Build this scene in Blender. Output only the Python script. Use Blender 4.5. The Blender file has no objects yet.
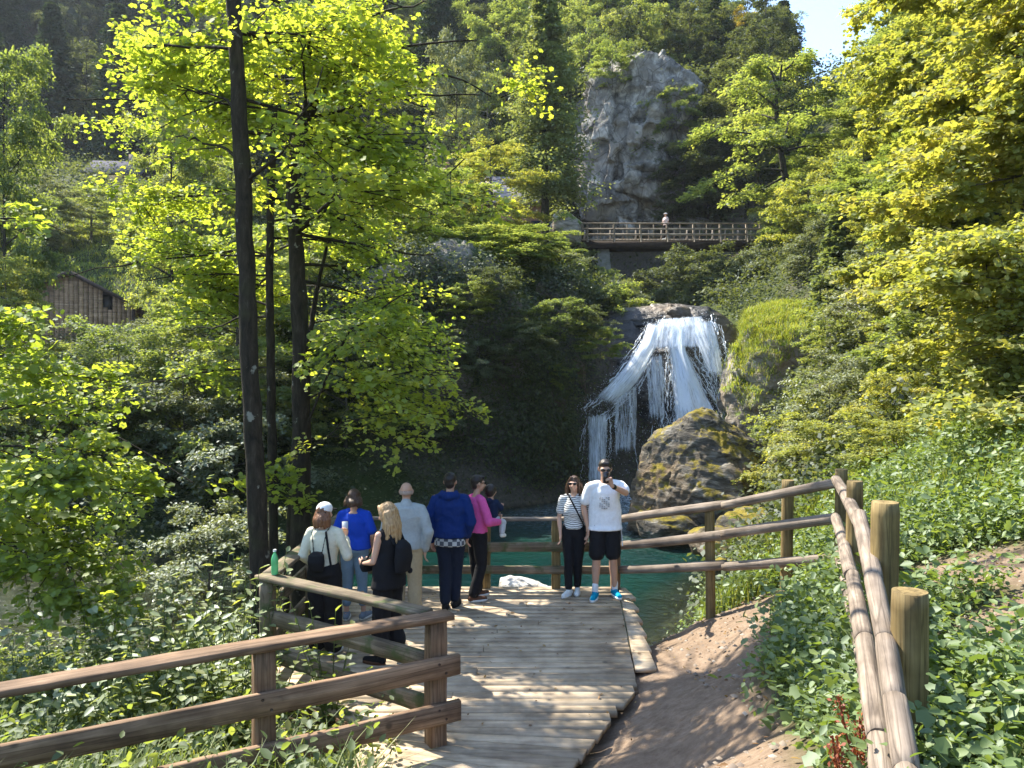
import bpy, bmesh, math, random
import numpy as np
from mathutils import Vector, Matrix
R = math.radians
SC = bpy.context.scene
COL = SC.collection
rng = np.random.default_rng(11)
random.seed(4)

# ------------------------------------------------------------------ camera
FPX = 769.0
EYE = np.array([0.0, 0.0, 3.0])
PITCH = math.atan(8.0 / FPX)
cam_data = bpy.data.cameras.new('camera'); cam_data.sensor_width = 36.0
cam_data.lens = 36.0 * FPX / 1024.0
cam_data.clip_start = 0.05; cam_data.clip_end = 2000
cam = bpy.data.objects.new('camera', cam_data); COL.objects.link(cam)
cam.location = EYE; cam.rotation_euler = (R(90) - PITCH, 0, 0)
SC.camera = cam

def at(px, py, Y):
    """world point seen at pixel (px, py) at distance Y along +Y"""
    u = (px - 512.0) / FPX; v = (384.0 - py) / FPX
    c, s = math.cos(PITCH), math.sin(PITCH)
    d = np.array([u, c + v * s, v * c - s])
    return EYE + d * (Y / d[1])

# ------------------------------------------------------------------ sky, sun, exposure
SUN_AZ = math.atan2(-0.78, 0.62)      # measured from +Y towards +X
SUN_EL = R(51)
world = bpy.data.worlds.new('World'); SC.world = world; world.use_nodes = True
wn = world.node_tree; wn.nodes.clear()
sky = wn.nodes.new('ShaderNodeTexSky'); sky.sky_type = 'NISHITA'; sky.sun_disc = False
sky.sun_elevation = SUN_EL; sky.sun_rotation = SUN_AZ
sky.air_density = 1.0; sky.dust_density = 0.6; sky.ozone_density = 1.6
bgn = wn.nodes.new('ShaderNodeBackground'); bgn.inputs['Strength'].default_value = 0.15
wo = wn.nodes.new('ShaderNodeOutputWorld')
wn.links.new(sky.outputs[0], bgn.inputs[0]); wn.links.new(bgn.outputs[0], wo.inputs[0])
sl = bpy.data.lights.new('sun', 'SUN'); sl.energy = 4.6; sl.angle = R(0.5); sl.color = (1.0, 0.93, 0.79)
so = bpy.data.objects.new('sun', sl); COL.objects.link(so)
SUNV = Vector((math.sin(SUN_AZ) * math.cos(SUN_EL), math.cos(SUN_AZ) * math.cos(SUN_EL), math.sin(SUN_EL)))
so.rotation_euler = SUNV.to_track_quat('Z', 'Y').to_euler(); so.location = (-20, 10, 40)
vs = SC.view_settings
vs.view_transform = 'Standard'; vs.look = 'None'; vs.gamma = 1.0; vs.use_curve_mapping = False
vs.exposure = 1.75
SC.cycles.use_denoising = True
SC.cycles.max_bounces = 7; SC.cycles.diffuse_bounces = 4; SC.cycles.glossy_bounces = 3
SC.cycles.transmission_bounces = 4; SC.cycles.transparent_max_bounces = 12
SC.cycles.sample_clamp_indirect = 4.0
SC.cycles.caustics_reflective = False; SC.cycles.caustics_refractive = False

# ------------------------------------------------------------------ noise
def _hash(ix, iy, iz, seed):
    h = (ix * 374761393 + iy * 668265263 + iz * 2147483647 + seed * 1274126177) & 0xFFFFFFFF
    h = ((h ^ (h >> 13)) * 1274126177) & 0xFFFFFFFF
    h = (h ^ (h >> 16)) & 0xFFFFFFFF
    return h.astype(np.float64) / 4294967295.0
def vnoise(P, seed=0):
    P = np.asarray(P, float); I = np.floor(P).astype(np.int64); F = P - I
    F = F * F * (3 - 2 * F); out = 0
    for dx in (0, 1):
        for dy in (0, 1):
            for dz in (0, 1):
                w = (F[:, 0] if dx else 1 - F[:, 0]) * (F[:, 1] if dy else 1 - F[:, 1]) * (F[:, 2] if dz else 1 - F[:, 2])
                out = out + w * _hash(I[:, 0] + dx, I[:, 1] + dy, I[:, 2] + dz, seed)
    return out * 2 - 1
def fbm(P, octv=4, seed=0, gain=0.5, lac=2.03):
    P = np.asarray(P, float); a = 1.0; s = 0; t = 0
    for o in range(octv):
        s = s + a * vnoise(P * (lac ** o) + 13.7 * o, seed + o); t += a; a *= gain
    return s / t
def ridged(P, octv=4, seed=0):
    P = np.asarray(P, float); a = 1.0; s = 0; t = 0
    for o in range(octv):
        s = s + a * (1 - 2 * np.abs(vnoise(P * (2.1 ** o) + 7.3 * o, seed + o))); t += a; a *= 0.5
    return s / t

# ------------------------------------------------------------------ objects
def tag(o, label=None, cat=None, group=None, kind=None):
    if label: o['label'] = label
    if cat: o['category'] = cat
    if group: o['group'] = group
    if kind: o['kind'] = kind
    return o
def empty(name, loc=(0, 0, 0), rz=0.0):
    o = bpy.data.objects.new(name, None); COL.objects.link(o); o.location = loc
    o.rotation_euler = (0, 0, rz); o.empty_display_size = 0.2; return o
def link(name, me, mat=None, parent=None):
    if mat is not None and len(me.materials) == 0: me.materials.append(mat)
    o = bpy.data.objects.new(name, me); COL.objects.link(o)
    if parent is not None: o.parent = parent
    return o
def mesh_np(name, V, faces, smooth=False, attr=None, vattr=None):
    """faces: list of (m,k) int arrays"""
    me = bpy.data.meshes.new(name)
    V = np.ascontiguousarray(V, dtype=np.float32)
    if isinstance(faces, np.ndarray): faces = [faces]
    faces = [f for f in faces if len(f)]
    loops = np.concatenate([f.ravel() for f in faces]).astype(np.int32)
    counts = np.concatenate([np.full(len(f), f.shape[1]) for f in faces]).astype(np.int32)
    starts = np.concatenate([[0], np.cumsum(counts)[:-1]]).astype(np.int32)
    me.vertices.add(len(V)); me.vertices.foreach_set('co', V.ravel())
    me.loops.add(len(loops)); me.loops.foreach_set('vertex_index', loops)
    me.polygons.add(len(counts)); me.polygons.foreach_set('loop_start', starts)
    if smooth: me.polygons.foreach_set('use_smooth', np.ones(len(counts), bool))
    me.update(calc_edges=True)
    if attr:
        for k, v in attr.items():
            a = me.attributes.new(k, 'FLOAT', 'FACE'); a.data.foreach_set('value', np.asarray(v, np.float32))
    if vattr:
        for k, v in vattr.items():
            a = me.attributes.new(k, 'FLOAT', 'POINT'); a.data.foreach_set('value', np.asarray(v, np.float32))
    return me
def copy_tree(o, parent=None):
    c = o.copy(); COL.objects.link(c)
    if parent is not None: c.parent = parent
    for ch in list(o.children): copy_tree(ch, c)
    return c
class MB:
    """collects pieces of one mesh"""
    def __init__(s): s.V = []; s.F = {}; s.n = 0; s.A = {}
    def add(s, V, F, a=0.0):
        V = np.asarray(V, float); s.V.append(V)
        for f in (F if isinstance(F, list) else [F]):
            f = np.asarray(f)
            s.F.setdefault(f.shape[1], []).append(f + s.n)
            s.A.setdefault(f.shape[1], []).append(np.full(len(f), float(a)) if np.isscalar(a) else np.asarray(a, float))
        s.n += len(V)
    def box(s, c, size, rz=0.0, a=0.0):
        x, y, z = np.array(size) / 2.0
        P = np.array([[-x,-y,-z],[x,-y,-z],[x,y,-z],[-x,y,-z],[-x,-y,z],[x,-y,z],[x,y,z],[-x,y,z]])
        cr, sr = math.cos(rz), math.sin(rz)
        P = P @ np.array([[cr, sr, 0], [-sr, cr, 0], [0, 0, 1]]) + np.array(c)
        s.add(P, np.array([[0,3,2,1],[4,5,6,7],[0,1,5,4],[1,2,6,5],[2,3,7,6],[3,0,4,7]]), a)
    def tube(s, pts, rad, n=8, cap=True, a=0.0, flat=None):
        pts = np.asarray(pts, float); rad = np.broadcast_to(np.asarray(rad, float), (len(pts),))
        T = np.gradient(pts, axis=0); T /= np.linalg.norm(T, axis=1, keepdims=True) + 1e-9
        ref = np.array([0, 0, 1.0]) if abs(T[:, 2]).mean() < 0.8 else np.array([1.0, 0, 0])
        A = np.cross(T, ref); A /= np.linalg.norm(A, axis=1, keepdims=True) + 1e-9
        B = np.cross(T, A)
        th = np.arange(n) * 2 * np.pi / n
        ring = (A[:, None, :] * np.cos(th)[None, :, None] + B[:, None, :] * np.sin(th)[None, :, None]) * rad[:, None, None]
        if flat is not None: ring = ring * np.array(flat)
        V = (pts[:, None, :] + ring).reshape(-1, 3)
        i = np.arange(len(pts) - 1)[:, None] * n; j = np.arange(n)[None, :]; k = (j + 1) % n
        F = np.stack([i + j, i + k, i + n + k, i + n + j], -1).reshape(-1, 4)
        s.add(V, F, a)
        if cap:
            m = len(pts)
            s.F.setdefault(n, []).append(np.array([[s.n - m * n + q for q in range(n)][::1], [s.n - n + q for q in range(n)][::-1]]))
            s.A.setdefault(n, []).append(np.full(2, float(a) if np.isscalar(a) else 0.0))
    def mesh(s, name, smooth=False, attr='var'):
        ks = list(s.F); faces = [np.concatenate(s.F[k]) for k in ks]; A = np.concatenate([np.concatenate(s.A[k]) for k in ks])
        return mesh_np(name, np.concatenate(s.V), faces, smooth, {attr: A})
    def build(s, name, mat, parent=None, smooth=False):
        return link(name, s.mesh(name, smooth), mat, parent)

# ------------------------------------------------------------------ materials
class NT:
    def __init__(s, name):
        s.m = bpy.data.materials.new(name); s.m.use_nodes = True; s.t = s.m.node_tree; s.t.nodes.clear()
        s.out = s.t.nodes.new('ShaderNodeOutputMaterial')
    def n(s, typ, **kw):
        nd = s.t.nodes.new(typ)
        for k, v in kw.items():
            if k.startswith('_'): nd.inputs[k[1:].replace('_', ' ')].default_value = v
            else: setattr(nd, k, v)
        return nd
    def l(s, a, b): s.t.links.new(a, b); return s
    def coord(s, out='Object', scale=(1, 1, 1)):
        tc = s.n('ShaderNodeTexCoord'); mp = s.n('ShaderNodeMapping'); mp.inputs['Scale'].default_value = scale
        s.l(tc.outputs[out], mp.inputs['Vector']); return mp.outputs[0]
    def noise(s, vec, scale, detail=4, rough=0.55, dist=0.0):
        nd = s.n('ShaderNodeTexNoise'); nd.inputs['Scale'].default_value = scale; nd.inputs['Detail'].default_value = detail
        nd.inputs['Roughness'].default_value = rough; nd.inputs['Distortion'].default_value = dist
        if vec is not None: s.l(vec, nd.inputs['Vector'])
        return nd.outputs['Fac']
    def ramp(s, fac, stops):
        r = s.n('ShaderNodeValToRGB'); cr = r.color_ramp
        while len(cr.elements) < len(stops): cr.elements.new(0.5)
        for e, (p, c) in zip(cr.elements, stops): e.position = p; e.color = (*c, 1) if len(c) == 3 else c
        s.l(fac, r.inputs[0]); return r.outputs[0]
    def mix(s, fac, a, b, mode='MIX'):
        m = s.n('ShaderNodeMix', data_type='RGBA', blend_type=mode)
        for v, i in ((fac, 0), (a, 6), (b, 7)):
            if hasattr(v, 'is_linked') or isinstance(v, bpy.types.NodeSocket): s.l(v, m.inputs[i])
            else: m.inputs[i].default_value = v if i == 0 else ((*v, 1) if len(v) == 3 else v)
        return m.outputs[2]
    def math(s, op, a, b=0.0, clamp=False):
        m = s.n('ShaderNodeMath', operation=op); m.use_clamp = clamp
        for v, i in ((a, 0), (b, 1)):
            if isinstance(v, bpy.types.NodeSocket): s.l(v, m.inputs[i])
            else: m.inputs[i].default_value = v
        return m.outputs[0]
    def bump(s, h, strength=0.4, dist=0.02):
        b = s.n('ShaderNodeBump'); b.inputs['Strength'].default_value = strength; b.inputs['Distance'].default_value = dist
        s.l(h, b.inputs['Height']); return b.outputs[0]
    def pbr(s, col, rough=0.7, normal=None, spec=0.5, **kw):
        p = s.n('ShaderNodeBsdfPrincipled')
        if isinstance(col, bpy.types.NodeSocket): s.l(col, p.inputs['Base Color'])
        else: p.inputs['Base Color'].default_value = (*col, 1)
        if isinstance(rough, bpy.types.NodeSocket): s.l(rough, p.inputs['Roughness'])
        else: p.inputs['Roughness'].default_value = rough
        p.inputs['Specular IOR Level'].default_value = spec
        if normal is not None: s.l(normal, p.inputs['Normal'])
        for k, v in kw.items(): p.inputs[k].default_value = v
        s.l(p.outputs[0], s.out.inputs[0]); return s.m

def leaf_mat(name, c0, c1, c2, trans=0.5, tscale=2.2, gloss=0.05, grough=0.6):
    """reflect colours c0..c1..c2 by a per-leaf random value; light shining through is yellower"""
    t = NT(name)
    at_ = t.n('ShaderNodeAttribute', attribute_name='var')
    oi = t.n('ShaderNodeObjectInfo')
    f = t.math('ADD', t.math('MULTIPLY', at_.outputs['Fac'], 0.75), t.math('MULTIPLY', oi.outputs['Random'], 0.25))
    col = t.ramp(f, [(0.08, c0), (0.5, c1), (0.95, c2)])
    d = t.n('ShaderNodeBsdfDiffuse'); t.l(col, d.inputs[0])
    tr = t.n('ShaderNodeBsdfTranslucent')
    tc = t.mix(1.0, col, (tscale, tscale * 0.92, tscale * 0.45), 'MULTIPLY'); t.l(tc, tr.inputs[0])
    m1 = t.n('ShaderNodeMixShader'); m1.inputs[0].default_value = trans
    t.l(d.outputs[0], m1.inputs[1]); t.l(tr.outputs[0], m1.inputs[2])
    g = t.n('ShaderNodeBsdfGlossy'); g.inputs['Roughness'].default_value = grough; g.inputs['Color'].default_value = (0.9, 0.95, 1, 1)
    m2 = t.n('ShaderNodeMixShader'); m2.inputs[0].default_value = gloss
    t.l(m1.outputs[0], m2.inputs[1]); t.l(g.outputs[0], m2.inputs[2]); t.l(m2.outputs[0], t.out.inputs[0])
    return t.m
def wood_mat(name, ca, cb, cc, grain=1.0, rough=0.75, moss=None, bumps=0.5, cracks=True):
    t = NT(name); oi = t.n('ShaderNodeObjectInfo')
    tc = t.n('ShaderNodeTexCoord'); ad = t.n('ShaderNodeVectorMath', operation='ADD')
    t.l(tc.outputs['Object'], ad.inputs[0])
    sc = t.n('ShaderNodeVectorMath', operation='SCALE'); sc.inputs['Scale'].default_value = 37.0
    cx = t.n('ShaderNodeCombineXYZ'); t.l(oi.outputs['Random'], cx.inputs[0]); t.l(oi.outputs['Random'], cx.inputs[1])
    t.l(cx.outputs[0], sc.inputs[0]); t.l(sc.outputs[0], ad.inputs[1])
    mp = t.n('ShaderNodeMapping'); mp.inputs['Scale'].default_value = (1.6 * grain, 26 * grain, 26 * grain); t.l(ad.outputs[0], mp.inputs[0])
    g1 = t.noise(mp.outputs[0], 1.0, 6, 0.65, 0.6)
    g2 = t.noise(ad.outputs[0], 3.0, 4)
    c = t.ramp(g1, [(0.28, ca), (0.52, cb), (0.78, cc)])
    dk = t.ramp(g2, [(0.3, (0.55, 0.52, 0.5)), (0.62, (1.12, 1.1, 1.08))])
    c = t.mix(1.0, c, dk, 'MULTIPLY')
    at_ = t.n('ShaderNodeAttribute', attribute_name='var')
    vv = t.math('ADD', t.math('MULTIPLY', at_.outputs['Fac'], 0.5), 0.75)
    cv = t.n('ShaderNodeCombineColor'); [t.l(vv, cv.inputs[i]) for i in range(3)]
    c = t.mix(1.0, c, cv.outputs[0], 'MULTIPLY')
    if not cracks: moss = None
    mk = t.n('ShaderNodeMapping'); mk.inputs['Scale'].default_value = (0.9, 40, 40); t.l(ad.outputs[0], mk.inputs[0])
    vk = t.n('ShaderNodeTexVoronoi', feature='DISTANCE_TO_EDGE'); vk.inputs['Scale'].default_value = .55; vk.inputs['Randomness'].default_value = 1.0; t.l(mk.outputs[0], vk.inputs['Vector'])
    c = t.mix(.6 if cracks else .2, c, t.ramp(vk.outputs['Distance'], [(0.0, (.22, .20, .18)), (.035, (.8, .8, .8)), (.08, (1, 1, 1))]), 'MULTIPLY')
    kn = t.n('ShaderNodeTexVoronoi'); kn.inputs['Scale'].default_value = 2.6; t.l(ad.outputs[0], kn.inputs['Vector'])
    c = t.mix(t.ramp(kn.outputs['Distance'], [(.05, (.85, .85, .85)), (.10, (0, 0, 0))]), c, tuple(x * .35 for x in cb))
    if moss:
        g3 = t.noise(ad.outputs[0], 7.0, 5)
        mf = t.ramp(g3, [(0.5, (0, 0, 0)), (0.66, (1, 1, 1))]); c = t.mix(mf, c, moss)
    return t.pbr(c, rough, t.bump(g1, bumps, 0.012), 0.3)
# ------------------------------------------------------------------ terrain heights
WATER = -1.3
CP = [(0,-12,2.2),(-8,-8,1.0),(8,-8,2.6),(0,-3,1.6),(0,0,1.4),(0,2,1.0),(0,4,.35),(.2,5.5,-.1),(-.5,6.5,-.35),(.8,7,-.22),(-1,8,-.6),(-1,9,-.8),(0,10.5,-1.2),
 (1.1,10.5,-.9),(1.1,9,-.5),(1.35,8.2,-.07),(1.72,8.7,-.10),(2.0,9.8,-.35),(2.2,8.6,.0),(2.0,7.5,.12),(1.2,6.2,.08),(1.25,5.4,.22),(2,6,.62),(1.4,4,.95),(2.6,7.6,.62),
 (2.4,9.6,-.05),(3.2,9.2,.42),(3.5,8.4,.75),(3.1,7,.9),(2.2,4.6,1.05),(1.6,3.1,1.1),(1.1,2,1.25),(2.5,2.5,1.3),
 (3.4,5.4,1.3),(5,7.5,1.7),(6.5,9,2.3),(4.6,10.3,1.2),(5,13,.6),(4,12,-.5),(2.9,11.3,-.8),(2.2,12,-1.45),(1.5,12.2,-1.9),(8,12,3.0),(10,16,4.5),(12,13,6),(16,8,7),(7,17,1.3),(6,20,-.2),(8.5,22,2.8),
 (12,26,7),(14,22,8),(16,34,12),(20,40,17),(10.5,34,7.0),(13,42,9.2),(18,55,18),(22,70,26),(35,90,33),(28,30,20),(26,18,16),(40,50,36),(60,20,35),
 (0,13,-2.6),(0,18,-2.8),(0,24,-2.6),(4,18,-2.6),(5,25,-2.6),(8,26.5,-1.0),(-6,14,-1.65),(-10,15,-1.95),(-6,20,-1.9),(-14,13,-2.0),(-22,11,-2.1),(-3.5,17,-2.2),
 (-2.6,8.5,-.8),(-3,7.5,-.7),(-2,5,-.2),(-3,4,.1),(-5,6,-.55),(-6,8,-.85),(-5.5,9.8,-1.15),(-3.2,11,-1.0),(-2.4,12,-1.7),(-8,6,-.5),(-10,9,-1.0),(-14,8,-.8),(-6,2,.4),(-14,0,.8),(-30,6,1),
 (-10,20.5,.1),(-14,21,1),(-5.5,23,.8),(-12,28,3.5),(-20,30,2.6),(-25,47,6.0),(-20,41,4.0),(-24,38,3.2),(-23,44.3,4.4),(-27.5,44,4.6),(-26,34,2.6),(-30,50,9),(-18,50,8.8),(-22,60,12.5),(-28,60,13.3),(-10,35,6),(-10,48,10),(-40,60,14),(-45,80,23),(-50,95,27),(-30,90,24),
 (-60,125,37),(-30,125,42),(-80,170,95),(-30,170,98),(-100,100,40),(-34,18,3),(-50,35,10),(-80,60,22),
 (-5,28,5.5),(0,28.5,5.6),(3,30,4.8),(3,36,7.2),(-2,40,9.3),(0,48,11),(2.5,49,11),(6,50,8.8),(9,50,5.8),(7,33.5,5.0),(8,42,5.4),(9,60,8),(5.5,31.8,4.7),(5.5,28,-2.3),(3,28,-2.2),(12,48,7),(16.8,50,11.2),
 (0,60,14),(10,62,14),(10,78,30),(0,78,26),(-12,70,20),(0,95,44),(15,95,46),(0,125,80),(30,110,44),(45,115,34),(70,115,36),(75,170,38),(80,210,40),(110,210,50),(-20,110,48),(55,150,44),(0,180,120),(100,90,70),(100,180,80),(-150,150,120)]
CPA = np.array(CP, float)
_D = np.linalg.norm(CPA[:, None, :2] - CPA[None, :, :2], axis=2)
_W = np.linalg.solve(_D + np.eye(len(CPA)) * -0.02, CPA[:, 2] - 3.0)
def hgt(x, y, detail=True):
    x = np.atleast_1d(np.asarray(x, float)); y = np.atleast_1d(np.asarray(y, float)); out = np.empty(len(x))
    for i in range(0, len(x), 20000):
        xs, ys = x[i:i+20000], y[i:i+20000]
        out[i:i+20000] = np.sqrt((xs[:, None] - CPA[:, 0]) ** 2 + (ys[:, None] - CPA[:, 1]) ** 2) @ _W + 3.0
    if detail:
        P = np.stack([x, y, x * 0], 1); d = np.hypot(x, y)
        amp = np.clip((d - 6) / 60, 0.0, 1.2)
        out = out + fbm(P / 9.0, 4, 3) * amp * 1.6 + fbm(P * 0.8, 4, 9) * (0.05 + amp * 0.5) * np.clip((d-2)/6, .3, 1)
    return out
def hz(x, y): return float(hgt(x, y)[0])
def warp(a, b, n, mid, k):
    t = np.linspace(-1, 1, n); s = np.sinh(t * k) / math.sinh(k)
    return np.where(s < 0, mid + (mid - a) * s, mid + (b - mid) * s)
GX = warp(-170, 150, 360, 0.5, 3.6); GY = warp(-14, 260, 420, 7.0, 4.2)
XX, YY = np.meshgrid(GX, GY); ZZ = hgt(XX.ravel(), YY.ravel())
def dirtmask(x, y):
    """bare trodden earth"""
    P = np.stack([x, y, x * 0], 1)
    n = fbm(P * 1.3, 4, 21) * 0.35
    ln = lambda ax, ay, bx, by, r: 1 - np.clip((np.hypot(x - (ax + (bx-ax) * (tt := np.clip(((x-ax)*(bx-ax)+(y-ay)*(by-ay))/((bx-ax)**2+(by-ay)**2),0,1))), y - (ay + (by-ay) * tt)) + n * 1.0 - r) / 0.3, 0, 1)
    m = np.maximum.reduce([ln(.9,3.5,1.2,6.2,.55), ln(1.2,6,2.0,8.2,.62), ln(1.6,7.4,2.2,9.4,.75), ln(2.5,9.5,3.0,8.9,.42), ln(0,0,.6,5,1.0), ln(1.6,10.2,2.2,11.2,.6), ln(4.4,5.6,3.6,7.0,.33), ln(3.5,5.0,5.6,6.2,.35), ln(-1,9,.8,9,1.6), ln(-0.4,6.8,1,8,.6)])
    return m
DM = dirtmask(XX.ravel(), YY.ravel())
nx, ny = len(GX), len(GY)
ii = (np.arange(ny - 1)[:, None] * nx + np.arange(nx - 1)[None, :]).ravel()
FQ = np.stack([ii, ii + 1, ii + nx + 1, ii + nx], 1)
lump = fbm(np.stack([XX.ravel(), YY.ravel(), XX.ravel()*0], 1) * 3.5, 4, 77)
ZT = ZZ + lump * 0.06 * DM
me = mesh_np('ground', np.stack([XX.ravel(), YY.ravel(), ZT], 1), FQ, True, None, {'dirt': DM})
t = NT('earth_and_undergrowth')
pos = t.n('ShaderNodeNewGeometry'); v = pos.outputs['Position']
n1 = t.noise(v, 1.2, 6); n2 = t.noise(v, 9, 10, 0.8); n3 = t.noise(v, 0.25, 4)
dirt = t.ramp(n2, [(0.3, (0.11, 0.075, 0.05)), (0.5, (0.215, 0.155, 0.108)), (0.72, (0.32, 0.245, 0.18))])
dirt = t.mix(t.ramp(n1, [(0.35, (0, 0, 0)), (0.7, (0.55, 0.55, 0.55))]), dirt, (0.17, 0.125, 0.09))
veg = t.ramp(n2, [(0.3, (0.018, 0.022, 0.010)), (0.5, (0.035, 0.05, 0.014)), (0.75, (0.08, 0.07, 0.035))])
veg = t.mix(t.ramp(n3, [(0.4, (0, 0, 0)), (0.6, (1, 1, 1))]), veg, (0.045, 0.06, 0.018))
sn = t.n('ShaderNodeSeparateXYZ'); t.l(pos.outputs['Normal'], sn.inputs[0])
stp = t.ramp(t.math('ADD', sn.outputs[2], t.math('MULTIPLY', n1, .35)), [(.72, (1, 1, 1)), (.9, (0, 0, 0))])
veg = t.mix(stp, veg, t.ramp(n2, [(.3, (.035, .03, .022)), (.55, (.10, .09, .07)), (.75, (.22, .20, .17))]))
sep = t.n('ShaderNodeSeparateXYZ'); t.l(v, sep.inputs[0])
bedf = t.n('ShaderNodeMapRange'); bedf.inputs[1].default_value = WATER - 0.02; bedf.inputs[2].default_value = WATER + 0.12
bedf.inputs[3].default_value = 1; bedf.inputs[4].default_value = 0; t.l(sep.outputs[2], bedf.inputs[0])
vor = t.n('ShaderNodeTexVoronoi'); vor.inputs['Scale'].default_value = 5.0; t.l(v, vor.inputs['Vector'])
bed = t.ramp(vor.outputs['Distance'], [(0.05, (0.16, 0.13, 0.07)), (0.4, (0.08, 0.065, 0.035)), (0.7, (0.03, 0.026, 0.015))])
am = t.n('ShaderNodeAttribute', attribute_name='dirt')
# a hillside mown as meadow behind the hut
c = t.mix(am.outputs['Fac'], veg, dirt); c = t.mix(bedf.outputs[0], c, bed)
gm = t.pbr(c, 0.95, t.bump(n2, 0.7, 0.04), 0.15)
ground = link('ground', me, gm); tag(ground, kind='structure')

# ------------------------------------------------------------------ water
def grid_water(name, x0, x1, y0, y1, step, z, label=None):
    xs = np.arange(x0, x1, step); ys = np.arange(y0, y1, step); X, Y = np.meshgrid(xs, ys); X = X.ravel(); Y = Y.ravel()
    dep = z - hgt(X, Y); n_ = len(xs); m_ = len(ys)
    i_ = (np.arange(m_ - 1)[:, None] * n_ + np.arange(n_ - 1)[None, :]).ravel()
    F = np.stack([i_, i_ + 1, i_ + n_ + 1, i_ + n_], 1)
    keep = dep[F].max(1) > -0.25; F = F[keep]
    agit = np.exp(-(np.hypot(X - 5.2, Y - 27) / 4.5) ** 2)
    Z = z + fbm(np.stack([X, Y, X * 0], 1) * 1.8, 3, 5) * (0.012 + .05 * agit)
    return mesh_np(name, np.stack([X, Y, Z], 1), F, True, None, {'depth': dep, 'foam': agit})
def water_mat():
    t = NT('pool_water'); pos = t.n('ShaderNodeNewGeometry').outputs['Position']
    d = t.n('ShaderNodeAttribute', attribute_name='depth').outputs['Fac']
    op = t.n('ShaderNodeMapRange'); op.inputs[1].default_value = 0.0; op.inputs[2].default_value = 1.3
    op.inputs[3].default_value = 0.10; op.inputs[4].default_value = 0.97; t.l(d, op.inputs[0])
    n1 = t.noise(pos, 0.35, 3)
    col = t.ramp(n1, [(0.35, (0.002, 0.016, 0.016)), (0.65, (0.003, 0.030, 0.021))])
    sh = t.n('ShaderNodeMapRange'); sh.inputs[1].default_value = .1; sh.inputs[2].default_value = .9; t.l(d, sh.inputs[0])
    col = t.mix(sh.outputs[0], (0.045, 0.05, 0.025), col)
    n2 = t.noise(pos, 5.5, 5, 0.6, 0.4)
    fo = t.n('ShaderNodeAttribute', attribute_name='foam').outputs['Fac']
    fn = t.math('MULTIPLY', fo, t.ramp(t.noise(pos, 7, 5, .7), [(0.42, (0, 0, 0)), (0.62, (1, 1, 1))]), True)
    col = t.mix(fn, col, (0.7, 0.8, 0.85))
    df = t.n('ShaderNodeBsdfDiffuse'); t.l(col, df.inputs[0])
    tp = t.n('ShaderNodeBsdfTransparent'); tp.inputs[0].default_value = (0.8, 0.92, 0.85, 1)
    m1 = t.n('ShaderNodeMixShader'); t.l(op.outputs[0], m1.inputs[0]); t.l(tp.outputs[0], m1.inputs[1]); t.l(df.outputs[0], m1.inputs[2])
    b = t.bump(t.math('ADD', n2, t.math('MULTIPLY', t.noise(pos, 1.6, 3, .5, .5), 1.5)), 0.6, 0.10)
    gl = t.n('ShaderNodeBsdfGlossy'); gl.inputs['Roughness'].default_value = 0.06; t.l(b, gl.inputs['Normal'])
    fr = t.n('ShaderNodeFresnel'); fr.inputs['IOR'].default_value = 1.33; t.l(b, fr.inputs['Normal'])
    m2 = t.n('ShaderNodeMixShader'); t.l(fr.outputs[0], m2.inputs[0]); t.l(m1.outputs[0], m2.inputs[1]); t.l(gl.outputs[0], m2.inputs[2])
    t.l(m2.outputs[0], t.out.inputs[0]); return t.m
WM = water_mat()
pool = link('pool_water', grid_water('pool_water', -30, 10, 6, 30, 0.22, WATER), WM); tag(pool, kind='structure')

# ------------------------------------------------------------------ rock
def rock_mat(name, ca, cb, cc, moss=(0.05, 0.075, 0.015), moss_amt=0.5, wet=0.0, scale=1.0, upmoss=0.5, stain=(0.20, 0.14, 0.08), zs=2.6):
    t = NT(name); v = t.n('ShaderNodeNewGeometry'); pos = v.outputs['Position']
    mp = t.n('ShaderNodeMapping'); mp.inputs['Scale'].default_value = (0.8, 0.8, zs); mp.inputs['Rotation'].default_value = (0.25, 0.1, 0); t.l(pos, mp.inputs[0])
    n1 = t.noise(mp.outputs[0], 1.4 * scale, 9, 0.68, 0.5); n2 = t.noise(pos, 0.5 * scale, 5); n3 = t.noise(pos, 6 * scale, 6, 0.7)
    c = t.ramp(n1, [(0.32, ca), (0.5, cb), (0.68, cc)])
    c = t.mix(t.ramp(n2, [(0.45, (0, 0, 0)), (0.65, (0.7, 0.7, 0.7))]), c, stain)
    vo = t.n('ShaderNodeTexVoronoi', feature='DISTANCE_TO_EDGE'); vo.inputs['Scale'].default_value = 1.1 * scale; t.l(mp.outputs[0], vo.inputs['Vector'])
    cr = t.ramp(vo.outputs['Distance'], [(0.0, (0.35, 0.33, 0.3)), (0.035, (1, 1, 1))]); c = t.mix(0.8, c, cr, 'MULTIPLY')
    sep = t.n('ShaderNodeSeparateXYZ'); t.l(v.outputs['Normal'], sep.inputs[0])
    mf = t.math('ADD', t.math('MULTIPLY', sep.outputs[2], upmoss), t.math('MULTIPLY', t.math('ADD', t.noise(pos, 1.1 * scale, 6, 0.65), -0.5), 2.4))
    mf = t.math('ADD', mf, moss_amt - 0.5)
    mfr = t.ramp(mf, [(0.25, (0, 0, 0)), (0.5, (1, 1, 1))])
    mc = t.ramp(n3, [(0.3, tuple(x * 0.5 for x in moss)), (0.7, tuple(x * 1.7 for x in moss))])
    c = t.mix(mfr, c, mc)
    h = t.math('ADD', n1, t.math('MULTIPLY', n3, 0.5))
    return t.pbr(c, 0.9 - wet * 0.6, t.bump(h, 0.8, 0.15 / scale), 0.2 + wet * 0.4)
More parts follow.
